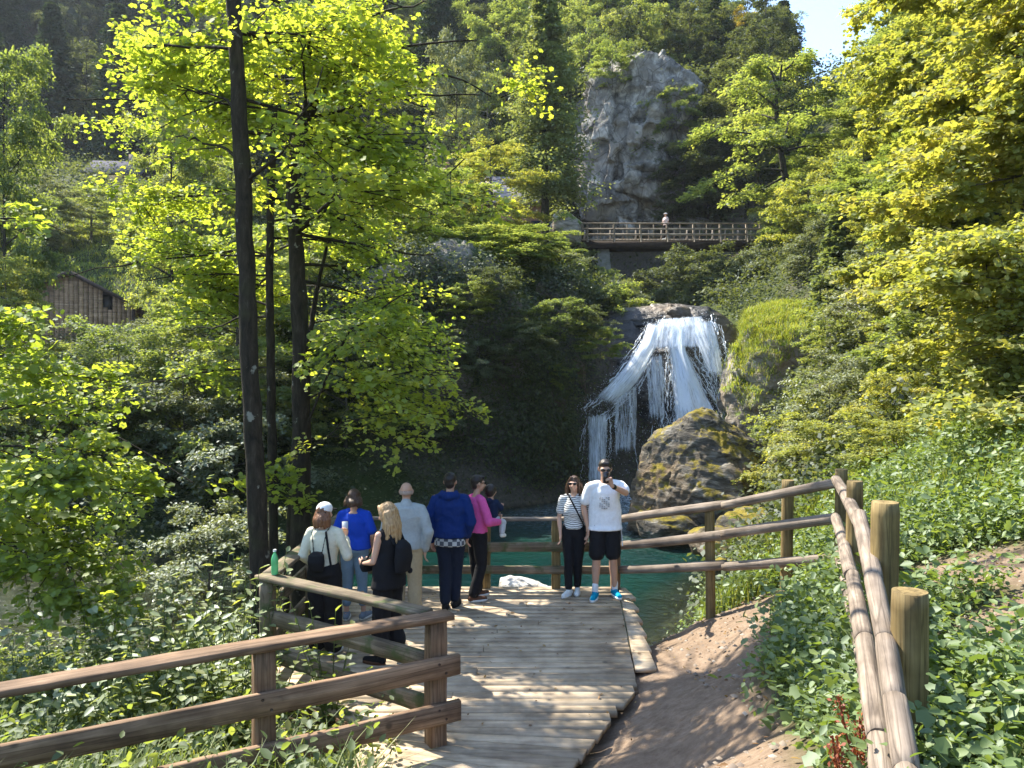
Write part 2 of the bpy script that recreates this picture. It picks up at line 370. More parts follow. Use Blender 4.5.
def rock(name, c, size, sub=5, amp=0.25, freq=1.0, seed=0, strata=0.0, rz=0.0, boxy=3.0, tilt=(0, 0), mat=None, parent=None, fn=None, cuts=(26, 22), cellz=1.7, cell=.34):
    bm = bmesh.new(); bmesh.ops.create_icosphere(bm, subdivisions=sub, radius=1.0)
    me = bpy.data.meshes.new(name); bm.to_mesh(me); bm.free()
    V = np.empty(len(me.vertices) * 3, np.float32); me.vertices.foreach_get('co', V); V = V.reshape(-1, 3).astype(float)
    V /= (np.abs(V) ** boxy).sum(1, keepdims=True) ** (1 / boxy)
    size = np.array(size, float); L = V * size; N = V / size; N /= np.linalg.norm(N, axis=1, keepdims=True)
    Q = L * freq + seed * 17.3
    d = fbm(Q * 0.55, 3, seed) * 0.9 + ridged(Q * 1.1 + fbm(Q, 2, seed+5)[:, None] * .6, 5, seed + 2) * 0.45 + fbm(Q * 5, 3, seed + 8) * 0.10
    if strata:
        s_ = (L[:, 2] + 0.25 * L[:, 0] + 0.5 * fbm(Q * 0.4, 2, seed + 4)) * strata
        d = d + (np.abs((s_ % 1.0) - 0.5) * 2) ** 3 * -0.35 + fbm(np.stack([Q[:, 0]*.15, Q[:, 1]*.15, np.floor(s_)], 1)*3.1, 1, seed)*0.4
    L = L + N * (d * amp * size.mean())[:, None]
    gp_ = np.random.default_rng(seed + 500)
    for sc_, cnt in ((1.0, cuts[0]), (1.0, cuts[1])):
        for _ in range(cnt):
            nn_ = gp_.normal(0, 1, 3); nn_[2] *= .55; nn_ /= np.linalg.norm(nn_)
            ext = np.percentile(L @ nn_, gp_.uniform(84, 97)); ov = np.maximum(L @ nn_ - ext, 0)
            L = L - nn_ * (ov * .82)[:, None]
    L = L * (size * (1 + amp * .4) / np.percentile(np.abs(L), 99.6, axis=0))
    # angular ledges: stepped cells
    Q2 = L * freq * 1.9 + fbm(L * freq, 2, seed + 6)[:, None] * .5; Q2[:, 2] *= cellz
    I2 = np.floor(Q2).astype(np.int64); st = _hash(I2[:, 0], I2[:, 1], I2[:, 2], seed + 40) - .5
    Q3 = L * freq * 4.3 + fbm(L * freq * 2, 2, seed + 7)[:, None] * .4; Q3[:, 2] *= cellz
    I3 = np.floor(Q3).astype(np.int64); st3 = _hash(I3[:, 0], I3[:, 1], I3[:, 2], seed + 41) - .5
    L = L + N * ((st * cell + st3 * .08 + fbm(L * freq * 9, 3, seed + 11) * .07) * amp * size.mean() * 1.0)[:, None]
    if fn is not None: L = fn(L)
    a, b = tilt
    cr, sr = math.cos(rz), math.sin(rz)
    M = np.array([[cr, -sr, 0], [sr, cr, 0], [0, 0, 1]]) @ np.array([[1, 0, 0], [0, math.cos(a), -math.sin(a)], [0, math.sin(a), math.cos(a)]]) @ np.array([[math.cos(b), 0, math.sin(b)], [0, 1, 0], [-math.sin(b), 0, math.cos(b)]])
    L = L @ M.T
    me.vertices.foreach_set('co', L.astype(np.float32).ravel()); me.update()
    me.polygons.foreach_set('use_smooth', np.ones(len(me.polygons), bool))
    me.materials.append(mat); o = bpy.data.objects.new(name, me); COL.objects.link(o); o.location = c
    if parent is not None: o.parent = parent
    return o
RM_grey = rock_mat('pale_limestone', (0.035, 0.035, 0.035), (0.17, 0.165, 0.155), (0.46, 0.44, 0.40), moss=(0.04,0.055,0.02), moss_amt=0.36, upmoss=0.5, scale=0.8, stain=(.22, .19, .15), zs=.7)
RM_shade = rock_mat('mossy_cliff_rock', (0.07, 0.065, 0.055), (0.17, 0.155, 0.13), (0.36, 0.33, 0.28), moss=(0.028, 0.045, 0.012), moss_amt=0.55)
RM_wet = rock_mat('wet_dark_rock', (0.010, 0.010, 0.010), (0.028, 0.026, 0.024), (0.07, 0.065, 0.055), moss=(0.012, 0.02, 0.006), moss_amt=0.3, wet=0.9, upmoss=0.2)
RM_gold = rock_mat('boulder_rock_with_golden_moss', (0.03, 0.028, 0.024), (0.09, 0.082, 0.07), (0.30, 0.28, 0.24), moss=(0.15, 0.12, 0.018), moss_amt=0.5, scale=1.4)
RM_white = rock_mat('pale_boulder', (0.38, 0.37, 0.35), (0.55, 0.54, 0.52), (0.72, 0.71, 0.69), moss_amt=-0.3, scale=2.5)
RM_knoll = rock_mat('grassy_knoll_rock', (0.15, 0.14, 0.12), (0.30, 0.28, 0.25), (0.46, 0.43, 0.38), moss=(0.10, 0.14, 0.025), moss_amt=0.55)

def overhang(L):
    # undercut below, bulging brow above
    z = L[:, 2]; k = np.clip((-z) / 5.0, 0, 1)
    L = L.copy(); front = L[:, 1] < 0
    L[:, 1] = np.where(front, L[:, 1] * (1 - 0.42 * k) , L[:, 1]); return L
cliff = rock('cliff', (-3.5, 27.6, 2.0), (5.0, 4.2, 5.4), 7, 0.17, 0.55, 3, strata=0.45, mat=RM_shade, boxy=3.2, fn=overhang)
tag(cliff, 'shaded mossy overhanging cliff left of the waterfall, undercut above the dark pool', 'cliff')
cliff2 = rock('cliff', (2.2, 31.6, 2.6), (1.9, 2.2, 4.0), 6, 0.2, 0.6, 8, strata=0.5, mat=RM_shade, boxy=3.0)
tag(cliff2, 'dark rock shoulder directly left of the waterfall lip with moss on top', 'rock shoulder')
wallr = rock('waterfall_rock', (5.7, 31.4, 1.3), (3.3, 2.2, 4.4), 7, 0.13, 0.7, 12, strata=0.3, mat=RM_wet, boxy=2.8)
tag(wallr, 'wet black rock face that the waterfall runs down', 'rock face')
lip = rock('rock', tuple(at(676, 318, 31.5)), (0.8, 0.9, 0.45), 5, 0.3, 1.3, 15, mat=RM_wet)
tag(lip, 'small dark wet rock splitting the stream at the top of the waterfall', 'rock')
knoll = rock('grassy_knoll', tuple(at(782, 395, 28.5)), (2.35, 2.6, 3.2), 7, 0.2, 0.8, 21, strata=0.5, mat=RM_knoll, boxy=2.2, cuts=(6, 6))
tag(knoll, 'sunlit grass-topped rock knoll right of the waterfall with bare stone beneath', 'rock knoll')
knoll2 = rock('rock_ledge', tuple(at(742, 425, 27.6)), (0.75, 1.6, 2.4), 6, 0.3, 0.9, 27, strata=0.7, mat=RM_knoll, boxy=2.4)
tag(knoll2, 'narrow broken rock ledge between the waterfall and the grassy knoll', 'rock ledge')
boulder = rock('boulder', tuple(at(714, 512, 20.6) + np.array([0, .6, 0])), (2.05, 2.0, 2.3), 7, 0.22, 1.0, 31, mat=RM_gold, boxy=2.3, tilt=(0, 0.35))
tag(boulder, 'huge boulder with golden moss standing in the pool below the waterfall', 'boulder')
b2 = rock('boulder', tuple(at(768, 548, 17.2)), (1.3, 1.2, .8), 6, 0.25, 1.2, 35, mat=RM_gold, boxy=2.4)
tag(b2, 'low mossy boulder on the right shore behind the log fence', 'boulder')
for (px, py, Y, s, sd, lab) in [(668, 528, 19.4, .55, 41, 'small wet stone at the left foot of the huge golden-moss boulder'), (744, 577, 14.2, .5, 42, 'rounded pale stone at the water edge right of the pool, nearest the log fence'), (715, 545, 16.6, .6, 43, 'flat mossy stone at the pool edge under the huge boulder')]:
    o = rock('stone', tuple(at(px, py, Y)), (s * 1.3, s, s * .6), 5, 0.3, 1.5, sd, mat=RM_gold); tag(o, lab, 'stone', 'stones along the right shore')
wr = rock('white_rock', tuple(at(529, 588, 12.0) + np.array([0, 0, -.22])), (0.52, 0.4, 0.36), 5, 0.28, 1.6, 51, mat=RM_white, boxy=2.4); tag(wr, 'pale white rock sticking up just behind the far edge of the wooden deck', 'rock')
far = rock('rock_cliff', tuple(at(634, 152, 62)), (4.3, 4.0, 6.9), 7, 0.20, 0.42, 72, strata=0.5, mat=RM_grey, boxy=6, tilt=(0.15, 0.05), cuts=(10, 8), cellz=.9, cell=1.0)
tag(far, 'tall pale limestone cliff rising behind the footbridge', 'cliff')
far2 = rock('rock_cliff', tuple(at(704, 158, 64)), (5.2, 5.0, 6.6), 7, 0.2, 0.6, 66, strata=0.45, mat=RM_grey, boxy=2.6)
tag(far2, 'greener half-hidden limestone buttress right of the tall pale cliff', 'cliff')
oc = rock('rock_outcrop', tuple(at(852, 235, 40)), (2.6, 2.5, 2.6), 6, 0.2, 0.6, 71, strata=0.5, mat=RM_grey); tag(oc, 'grey rock outcrop among the trees right of the leaning tree', 'rock outcrop')
oc2 = rock('rock_outcrop', tuple(at(712, 236, 60)), (3.6, 2.5, 1.5), 6, 0.2, 0.7, 73, strata=0.6, mat=RM_grey); tag(oc2, 'low broken limestone ledge behind the right half of the footbridge', 'rock outcrop')
ab = rock('rock', tuple(at(560, 232, 49.5)), (1.3, 1.6, 1.2), 5, 0.25, 0.8, 75, strata=.8, mat=RM_knoll); tag(ab, 'layered tan rock at the left end of the footbridge', 'rock')
ROCKS = [cliff, cliff2, knoll, knoll2, far, far2, oc, oc2]
# ------------------------------------------------------------------ waterfall
def falls_mat():
    t = NT('white_water')
    d = t.n('ShaderNodeBsdfDiffuse'); d.inputs[0].default_value = (0.86, 0.90, 0.95, 1)
    tr = t.n('ShaderNodeBsdfTranslucent'); tr.inputs[0].default_value = (0.80, 0.88, 0.95, 1)
    m = t.n('ShaderNodeMixShader'); m.inputs[0].default_value = 0.4
    t.l(d.outputs[0], m.inputs[1]); t.l(tr.outputs[0], m.inputs[2])
    g = t.n('ShaderNodeBsdfGlossy'); g.inputs['Roughness'].default_value = 0.2
    m2 = t.n('ShaderNodeMixShader'); m2.inputs[0].default_value = 0.12; t.l(m.outputs[0], m2.inputs[1]); t.l(g.outputs[0], m2.inputs[2])
    t.l(m2.outputs[0], t.out.inputs[0]); return t.m
FM = falls_mat()
SMALLDROP = .55
def strands(left, right, Ys, n, r0=0.028, brk=0.25, wob=0.05, seed=0, drops=300, spread=0.25, cover=1.0):
    """left/right: lists of (px,py) edges of a running sheet from top to bottom; Ys: distance at each level"""
    g = np.random.default_rng(seed); mb = MB(); m = len(left)
    Lp = np.array([at(px, py, Y) for (px, py), Y in zip(left, Ys)]); Rp = np.array([at(px, py, Y) for (px, py), Y in zip(right, Ys)])
    tt = np.linspace(0, m - 1, m * 7)
    def ev(P, t): return np.stack([np.interp(t, np.arange(m), P[:, k]) for k in range(3)], 1)
    for i in range(int(n * 2.3)):
        u = g.random(); u = u + .09 * g.normal(); a = g.random() ** 1.1 * .9 * (m - 1); b = min(m - 1, a + (m - 1) * g.uniform(.10, .75 - .5 * brk))
        if b - a < 0.1: continue
        t_ = np.linspace(a, b, 14); P = ev(Lp, t_) * (1 - u) + ev(Rp, t_) * u
        ph = g.random(3) * 9; du = np.cumsum(g.normal(0, wob * 0.8, 14))
        P[:, 0] += du + wob * np.sin(t_ * 2.2 + ph[0]); P[:, 1] += g.normal(0, 0.05) - np.abs(g.normal(0, .1)) + np.cumsum(g.normal(0, .015, 14))
        s = r0 * (0.35 + g.random() ** 2 * 1.6) * np.clip(1 + 0.5 * g.normal(size=14), .25, 2)
        s[0] *= .3; s[-1] *= 0.2
        mb.tube(P, s, 5, False)
    k = drops; u = g.random(k) * 1.16 - .08; tq = g.random(k) ** .8 * (m - 1)
    P = ev(Lp, tq) * (1 - u)[:, None] + ev(Rp, tq) * u[:, None] + g.normal(0, spread, (k, 3)) * (0.25 + tq / m)[:, None]
    sz = (0.008 + 0.022 * g.random(k) ** 2) * .42
    O = np.array([[1,0,0],[-1,0,0],[0,1,0],[0,-1,0],[0,0,1.8],[0,0,-1.8]], float)
    F = np.array([[0,2,4],[2,1,4],[1,3,4],[3,0,4],[2,0,5],[1,2,5],[3,1,5],[0,3,5]])
    V = (P[:, None, :] + O[None] * sz[:, None, None]).reshape(-1, 3); mb.add(V, (F[None] + (np.arange(k) * 6)[:, None, None]).reshape(-1, 3))
    return mb
wf = empty('waterfall', tuple(at(650, 500, 27.5)))
tag(wf, 'white waterfall dropping over dark rock into the green pool', 'waterfall')
def fall_part(name, mb):
    o = mb.build(name, FM, None, True); o.parent = wf; o.matrix_parent_inverse = Matrix.Translation(-Vector(wf.location)); return o
def sheet_mat(name, dens, col=(.80, .86, .93)):
    t = NT(name); a = t.n('ShaderNodeAttribute', attribute_name='across').outputs['Fac']; b = t.n('ShaderNodeAttribute', attribute_name='along').outputs['Fac']
    sd = t.n('ShaderNodeAttribute', attribute_name='seed').outputs['Fac']
    cx = t.n('ShaderNodeCombineXYZ'); t.l(t.math('MULTIPLY', a, 7.0), cx.inputs[0]); t.l(t.math('MULTIPLY', b, .42), cx.inputs[1]); t.l(sd, cx.inputs[2])
    n1 = t.noise(cx.outputs[0], 1.7, 7, .68, .25)
    c2 = t.n('ShaderNodeCombineXYZ'); t.l(t.math('MULTIPLY', a, 26.0), c2.inputs[0]); t.l(t.math('MULTIPLY', b, 2.6), c2.inputs[1]); t.l(sd, c2.inputs[2])
    n2 = t.noise(c2.outputs[0], 1.5, 5, .7)
    ed = t.n('ShaderNodeAttribute', attribute_name='edge').outputs['Fac']
    al = t.math('ADD', t.math('MULTIPLY', n1, 1.0), t.math('MULTIPLY', n2, .55)); al = t.math('ADD', al, t.math('MULTIPLY', t.math('ADD', ed, -1.0), .85)); al = t.math('ADD', al, dens)
    al = t.ramp(al, [(.62, (0, 0, 0)), (.98, (1, 1, 1))])
    d = t.n('ShaderNodeBsdfDiffuse'); d.inputs[0].default_value = (*col, 1); tr = t.n('ShaderNodeBsdfTranslucent'); tr.inputs[0].default_value = (*col, 1)
    m = t.n('ShaderNodeMixShader'); m.inputs[0].default_value = .35; t.l(d.outputs[0], m.inputs[1]); t.l(tr.outputs[0], m.inputs[2])
    tp = t.n('ShaderNodeBsdfTransparent'); m2 = t.n('ShaderNodeMixShader'); t.l(al, m2.inputs[0]); t.l(tp.outputs[0], m2.inputs[1]); t.l(m.outputs[0], m2.inputs[2]); t.l(m2.outputs[0], t.out.inputs[0]); return t.m
def sheet(name, rows, Ys, seed, dens, layers=3, nu=44, relief=.10, drops=0, spread=.1, ns=0):
    """rows: (px_left, px_right, py_left, py_right) from top to bottom; a running veil of water with its own relief"""
    g = np.random.default_rng(seed); m = len(rows); nv = m * 12; parts = []; F0 = None; A = []; Bv = []; E = []; Sv = []
    Lp = np.array([at(r[0], r[2], Y) for r, Y in zip(rows, Ys)]); Rp = np.array([at(r[1], r[3], Y) for r, Y in zip(rows, Ys)])
    tt = np.linspace(0, m - 1, nv); ev = lambda P: np.stack([np.interp(tt, np.arange(m), P[:, k]) for k in range(3)], 1)
    Lq, Rq = ev(Lp), ev(Rp)
    for q in range(3):
        for Z in (Lq, Rq): Z[1:-1] = (Z[:-2] + Z[1:-1] * 2 + Z[2:]) / 4
    length = np.concatenate([[0], np.cumsum(np.linalg.norm(np.diff((Lq + Rq) / 2, axis=0), axis=1))])
    width = np.linalg.norm(Rq - Lq, axis=1).mean(); u = np.linspace(0, 1, nu); V = []; Fs = []
    for k in range(layers):
        P = Lq[:, None] * (1 - u)[None, :, None] + Rq[:, None] * u[None, :, None]
        nn = fbm(np.stack([np.repeat(u[None] * width * 2.2, nv, 0).ravel(), np.repeat(length[:, None] * .5, nu, 1).ravel(), np.full(nv * nu, k * 5. + seed)], 1), 3, seed).reshape(nv, nu)
        P[..., 1] += nn * relief * 2 - k * .10 - .25 * np.sin(u * np.pi)[None] ; P[..., 0] += nn * relief * .6
        V.append(P.reshape(-1, 3)); i_ = (np.arange(nv - 1)[:, None] * nu + np.arange(nu - 1)).ravel() + k * nv * nu
        Fs.append(np.stack([i_, i_ + 1, i_ + nu + 1, i_ + nu], 1))
        A.append(np.repeat(u[None] * width, nv, 0).ravel()); Bv.append(np.repeat(length[:, None], nu, 1).ravel())
        tv = np.linspace(0, 1, nv); ef = np.minimum(np.minimum(u, 1 - u)[None] * 4.5, np.minimum(tv * 9, (1 - tv) * 3.2)[:, None]).clip(0, 1); E.append(ef.ravel()); Sv.append(np.full(nv * nu, seed * 3.1 + k * 1.7))
    me = mesh_np(name, np.concatenate(V), np.concatenate(Fs), True, None, {'across': np.concatenate(A), 'along': np.concatenate(Bv), 'edge': np.concatenate(E), 'seed': np.concatenate(Sv)})
    o = link(name, me, sheet_mat('running_water', dens)); o.parent = wf; o.matrix_parent_inverse = Matrix.Translation(-Vector(wf.location))
    if drops:
        mb = strands([(r[0], r[2]) for r in rows], [(r[1], r[3]) for r in rows], Ys, ns, .012, .9, .03, seed, drops, spread); d = mb.build('droplets', FM, o); d['kind'] = 'stuff'
    return o
sheet('slanting_chute', [(646,666,318,314),(638,657,342,350),(618,642,368,382),(596,624,392,404),(579,606,410,422)], [29.6,28.9,28.5,28.2,27.9], 1, .16, 3, 40, .1, 1500, .1, 30)
sheet('left_curtain', [(582,612,408,404),(583,611,440,440),(584,610,475,475),(586,609,506,506)], [27.95,27.8,27.6,27.5], 2, .03, 2, 44, .06, 900, .1, 16)
sheet('thin_curtain', [(606,642,398,372),(608,642,430,420),(608,640,480,480)], [28.2,27.9,27.7], 3, -.06, 2, 44, .06, 300, .1, 5)
sheet('thin_curtain', [(640,666,350,345),(642,668,392,392),(644,670,450,450)], [28.8,28.2,27.8], 4, -.03, 2, 40, .08, 500, .1, 8)
sheet('upper_chute', [(645,712,318,312),(642,716,328,326),(636,718,346,344),(630,718,362,360)], [29.9,29.3,28.8,28.5], 11, -.03, 3, 56, .1)
sheet('main_fall', [(667,688,322,318),(666,686,350,350),(668,700,380,380),(668,718,415,410),(664,726,458,450)], [29.8,29.0,28.5,28.0,27.5], 5, .24, 4, 54, .16, 4000, .16, 60)
sheet('upper_veil', [(682,714,317,312),(684,721,336,334),(692,724,352,352),(704,725,374,380),(714,726,400,408)], [29.7,29.0,28.6,28.3,28.0], 6, -.02, 3, 48, .1, 2600, .12, 30)
mb = strands([(664,420),(666,450),(668,470)], [(722,410),(727,440),(728,470)], [27.7,27.4,27.2], 4, .01, .6, .1, 6, 9000, .36); fall_part('spray', mb)['kind'] = 'stuff'
mb = strands([(606,492),(604,500),(602,508)], [(650,490),(656,500),(660,508)], [27,26.4,25.8], 6, .01, .5, .2, 8, 2500, .3); fall_part('foam', mb)['kind'] = 'stuff'
ups = link('stream_water', mesh_np('stream_water', np.array([[4.9,30.4,5.0],[8.4,30.4,5.0],[9.2,36,5.35],[9.5,46,5.8],[7,46,5.8],[5.6,36,5.35]]), np.array([[0,1,2,3,4,5]])), None)
t = NT('upper_stream'); pos = t.n('ShaderNodeNewGeometry').outputs['Position']
ups.data.materials.append(t.pbr((0.03, 0.05, 0.05), 0.1, t.bump(t.noise(pos, 4, 5), 0.8, 0.1)))
tag(ups, kind='structure')
# ------------------------------------------------------------------ leaves and trees
LEAF = {
 'oval': (np.array([[0,0,0],[.30,.27,.07],[.70,.22,.05],[1,0,-.04],[.70,-.22,.05],[.30,-.27,.07]]), np.array([[0,3,2,1],[0,5,4,3]])),
 'broad': (np.array([[0,0,0],[.12,.42,.04],[.42,.30,.08],[.62,.48,.02],[1,0,-.06],[.62,-.48,.02],[.42,-.30,.08],[.12,-.42,.04]]), [np.array([[0,4,3,2,1]])[:, ::-1] * 1, np.array([[0,7,6,5,4]])[:, ::-1] * 1]),
 'quad': (np.array([[0,0,0],[.5,.30,.06],[1,0,-.03],[.5,-.30,.06]]), np.array([[0,3,2,1]])),
 'needle': (np.array([[0,.05,0],[1,.10,-.02],[1,-.10,-.02],[0,-.05,0]]), np.array([[0,1,2,3]])),
}
def leaves(P, N, D, S, kind='oval', var=None, g=rng):
    T, F = LEAF[kind]; n = len(P)
    N = N / (np.linalg.norm(N, axis=1, keepdims=True) + 1e-9)
    D = D - N * (D * N).sum(1, keepdims=True); D = D / (np.linalg.norm(D, axis=1, keepdims=True) + 1e-9)
    B = np.cross(N, D)
    V = P[:, None, :] + S[:, None, None] * (D[:, None, :] * T[None, :, 0:1] + B[:, None, :] * T[None, :, 1:2] + N[:, None, :] * T[None, :, 2:3])
    Fs = F if isinstance(F, list) else [F]; off = (np.arange(n) * len(T))[:, None, None]
    faces = [(f[None] + off).reshape(-1, f.shape[1]) for f in Fs]
    if var is None: var = g.random(n)
    faces = np.concatenate(faces) if len({f.shape[1] for f in faces}) == 1 else faces
    A = np.concatenate([np.repeat(var, len(f)) for f in Fs]) if isinstance(F, list) else np.repeat(var, len(F))
    return V.reshape(-1, 3), faces, A
def spray_leaves(O, D, L, m, size, g, kind='oval', width=0.42, droop=0.25, tilt=0.45, thick=0.08, sizevar=0.35, varbase=None):
    """m leaves on each flat twig spray"""
    n = len(O); t = 0.08 + 0.92 * g.random((n, m)) ** 0.8; sg = np.where(g.random((n, m)) < .5, -1, 1); s = g.random((n, m))
    Dh = D / (np.linalg.norm(D, axis=1, keepdims=True) + 1e-9)
    Sd = np.cross(Dh, np.array([0, 0, 1.0])); Sd /= np.linalg.norm(Sd, axis=1, keepdims=True) + 1e-9
    Ln = L[:, None]
    P = O[:, None] + Dh[:, None] * (t * Ln)[..., None] + Sd[:, None] * (sg * s * width * Ln * (1.15 - t))[..., None]
    P[..., 2] -= droop * t ** 2 * Ln; P = P + g.normal(0, 1, P.shape) * (thick * Ln)[..., None] * np.array([.6, .6, 1])
    N = np.array([0, 0, 1.0]) + g.normal(0, tilt, P.shape); N[..., 0:3] += Dh[:, None] * 0.2
    T = Dh[:, None] * 0.7 + Sd[:, None] * (sg * (0.4 + .6 * s))[..., None] + g.normal(0, .35, P.shape); T[..., 2] -= 0.25
    S = size * (1 + sizevar * g.normal(size=P.shape[:2])).clip(.45, 1.7)
    vb = (g.random(n) if varbase is None else varbase)[:, None]; var = (vb * .55 + .45 * g.random((n, m))).ravel()
    return leaves(P.reshape(-1, 3), N.reshape(-1, 3), T.reshape(-1, 3), S.ravel(), kind, var, g)
def cat_mesh(name, parts):
    V = []; Fd = {}; Ad = {}; n = 0
    for v, f, a in parts:
        fs = f if isinstance(f, list) else [f]; k0 = 0
        for q in fs: Fd.setdefault(q.shape[1], []).append(q + n); Ad.setdefault(q.shape[1], []).append(a[k0:k0 + len(q)]); k0 += len(q)
        V.append(v); n += len(v)
    ks = list(Fd)
    return mesh_np(name, np.concatenate(V), [np.concatenate(Fd[k]) for k in ks], False, {'var': np.concatenate([np.concatenate(Ad[k]) for k in ks])})
def prof_round(z): return np.sqrt(np.clip(1 - (2 * z - 0.85) ** 2 / 1.35, 0.05, 1))
def prof_cone(z): return np.clip(1.02 - z, 0.04, 1)
def grow(h=8, base=0.25, rad=3, limbs=22, seed=0, lean=(0, 0), tr=0.14, rise=0.35, droop=0.12, per=9, sl=0.9, az=None, azw=None, prof=prof_round, wob=0.12, sub=True, twig=False, trunk_top=True, nt=9):
    """returns trunk MB (trunk, limbs, twigs) and spray arrays in local coordinates"""
    g = np.random.default_rng(seed); mb = MB(); n = 14; t = np.linspace(0, 1, n)
    w = np.cumsum(g.normal(0, wob * h / 60, (n, 2)), 0)
    TP = np.stack([lean[0] * t ** 1.3 * h + w[:, 0], lean[1] * t ** 1.3 * h + w[:, 1], t * h * (0.96 if trunk_top else .8)], 1)
    TP[0, :2] = 0
    rr = tr * (1 - t * 0.86) ; rr[0] *= 1.5; rr[1] *= 1.06
    TPi = np.stack([np.interp(np.linspace(0,1,30), t, TP[:, k]) for k in range(3)], 1)
    mb.tube(TPi, np.interp(np.linspace(0,1,30), t, rr) * (1 + .07 * g.normal(size=30)), nt)
    O = []; D = []; L = []
    for i in range(limbs):
        zr = (i + .3 + .5 * g.random()) / limbs; zz = base * h + (h - base * h) * zr * 0.97; tz = zz / h
        p0 = np.array([np.interp(tz, t, TP[:, k]) for k in range(3)]); r0 = np.interp(tz, t, rr) * .5
        a = (i * 2.39996 + g.normal(0, .35)) if az is None else az + g.normal(0, azw)
        R_ = rad * float(prof(np.array(zr))) * (0.75 + .4 * g.random())
        ri = rise * R_ * (0.5 + zr) ; dh = np.array([math.cos(a), math.sin(a), 0]); q = np.linspace(0, 1, 8)
        wv = np.cumsum(g.normal(0, .045 * R_, (8, 3)), 0) * q[:, None]
        LP = p0 + dh * (R_ * q)[:, None] + np.array([0, 0, 1.0]) * (ri * q - droop * R_ * q ** 2.2)[:, None] + wv
        mb.tube(LP, np.maximum(r0 * (1 - q * .88), .006), 5, False)
        k = max(3, int(per * (0.5 + R_ / rad)))
        ts = 0.22 + 0.78 * g.random(k) ** .75; ts[0] = 1.0
        for tt in ts:
            o = np.array([np.interp(tt, q, LP[:, c]) for c in range(3)])
            da = a + g.choice([-1, 1]) * g.uniform(.2, 1.25) * (1 if tt < .97 else .2)
            d = np.array([math.cos(da), math.sin(da), g.normal(.10, .22)]); ll = sl * g.uniform(.6, 1.25)
            O.append(o); D.append(d); L.append(ll)
            if twig:
                e = o + d * ll * .55; e2 = o + d * ll * .95; e2[2] -= .2 * ll
                mb.tube(np.array([o, e, e2]), [.009, .006, .003], 3, False)
    return mb, np.array(O), np.array(D), np.array(L)
def tree_proto(name, trunk_m, leaf_m, gp, leaf, m, kind='oval', width=.42, ldroop=.25, tilt=.45, thick=.08, cull=None):
    mb, O, D, L = grow(**gp); g = np.random.default_rng(gp.get('seed', 0) + 99)
    if cull is not None:
        k = cull(O); O, D, L = O[k], D[k], L[k]
    v = spray_leaves(O, D, L, m, leaf, g, kind, width, ldroop, tilt, thick)
    root = empty(name)
    mb.build('trunk', trunk_m, root, True); link('crown', cat_mesh('crown', [v]), leaf_m, root)
    return root
def conifer_proto(name, trunk_m, leaf_m, h, r, seed, whorls=30, br=7, size=.22, m=34, hang=0.5, base=.06):
    g = np.random.default_rng(seed); mb = MB(); mb.tube(np.array([[0,0,0],[0,0,h*.5],[0,0,h]]), [.012*h+.05, .008*h+.03, .01], 7)
    O = []; D = []; L = []
    for i in range(whorls):
        zr = i / whorls; z = h * (base + (1 - base) * zr); R_ = r * (1.03 - zr) ** .85 * g.uniform(.8, 1.15)
        for j in range(br):
            if g.random() < .12: continue
            a = j * 2 * math.pi / br + i * 1.1 + g.normal(0, .25); rj = R_ * g.uniform(.7, 1.15)
            d = np.array([math.cos(a), math.sin(a), 0.12]); q = np.linspace(0, 1, 4)
            LP = np.array([0, 0, z + g.normal(0, .1)]) + d * (rj * q)[:, None] - np.array([0, 0, 1.]) * (hang * rj * .5 * q ** 1.5)[:, None]
            mb.tube(LP, .03 * (1 - q * .8) * rj / r + .006, 3, False)
            for tt in (.25, .5, .75, 1.0):
                o = LP[0] + (LP[-1] - LP[0]) * (tt - .2) ; o[2] = np.interp(tt, q, LP[:, 2])
                O.append(o); D.append(d); L.append(rj * .38 + .12)
    O = np.array(O); D = np.array(D); L = np.array(L); n = len(O)
    t = g.random((n, m)); sg = g.choice([-1, 1], (n, m)); s = g.random((n, m))
    Dh = D / np.linalg.norm(D, axis=1, keepdims=True); Sd = np.cross(Dh, np.array([0, 0, 1.])); Sd /= np.linalg.norm(Sd, axis=1, keepdims=True)
    P = O[:, None] + Dh[:, None] * (t * L[:, None])[..., None] + Sd[:, None] * (sg * s * .55 * L[:, None])[..., None]
    P[..., 2] -= hang * g.random((n, m)) ** 2 * .8 * L[:, None]
    T = Dh[:, None] * .5 + Sd[:, None] * (sg * .6)[..., None] + g.normal(0, .3, P.shape); T[..., 2] -= hang * .9
    N = np.array([0, 0, 1.]) + g.normal(0, .6, P.shape)
    vb = g.random(n)[:, None]
    v = leaves(P.reshape(-1, 3), N.reshape(-1, 3), T.reshape(-1, 3), (size * g.uniform(.6, 1.3, (n, m))).ravel(), 'quad', (vb * .5 + .5 * g.random((n, m))).ravel(), g)
    root = empty(name); mb.build('trunk', trunk_m, root, True); link('crown', cat_mesh('crown', [v]), leaf_m, root); return root

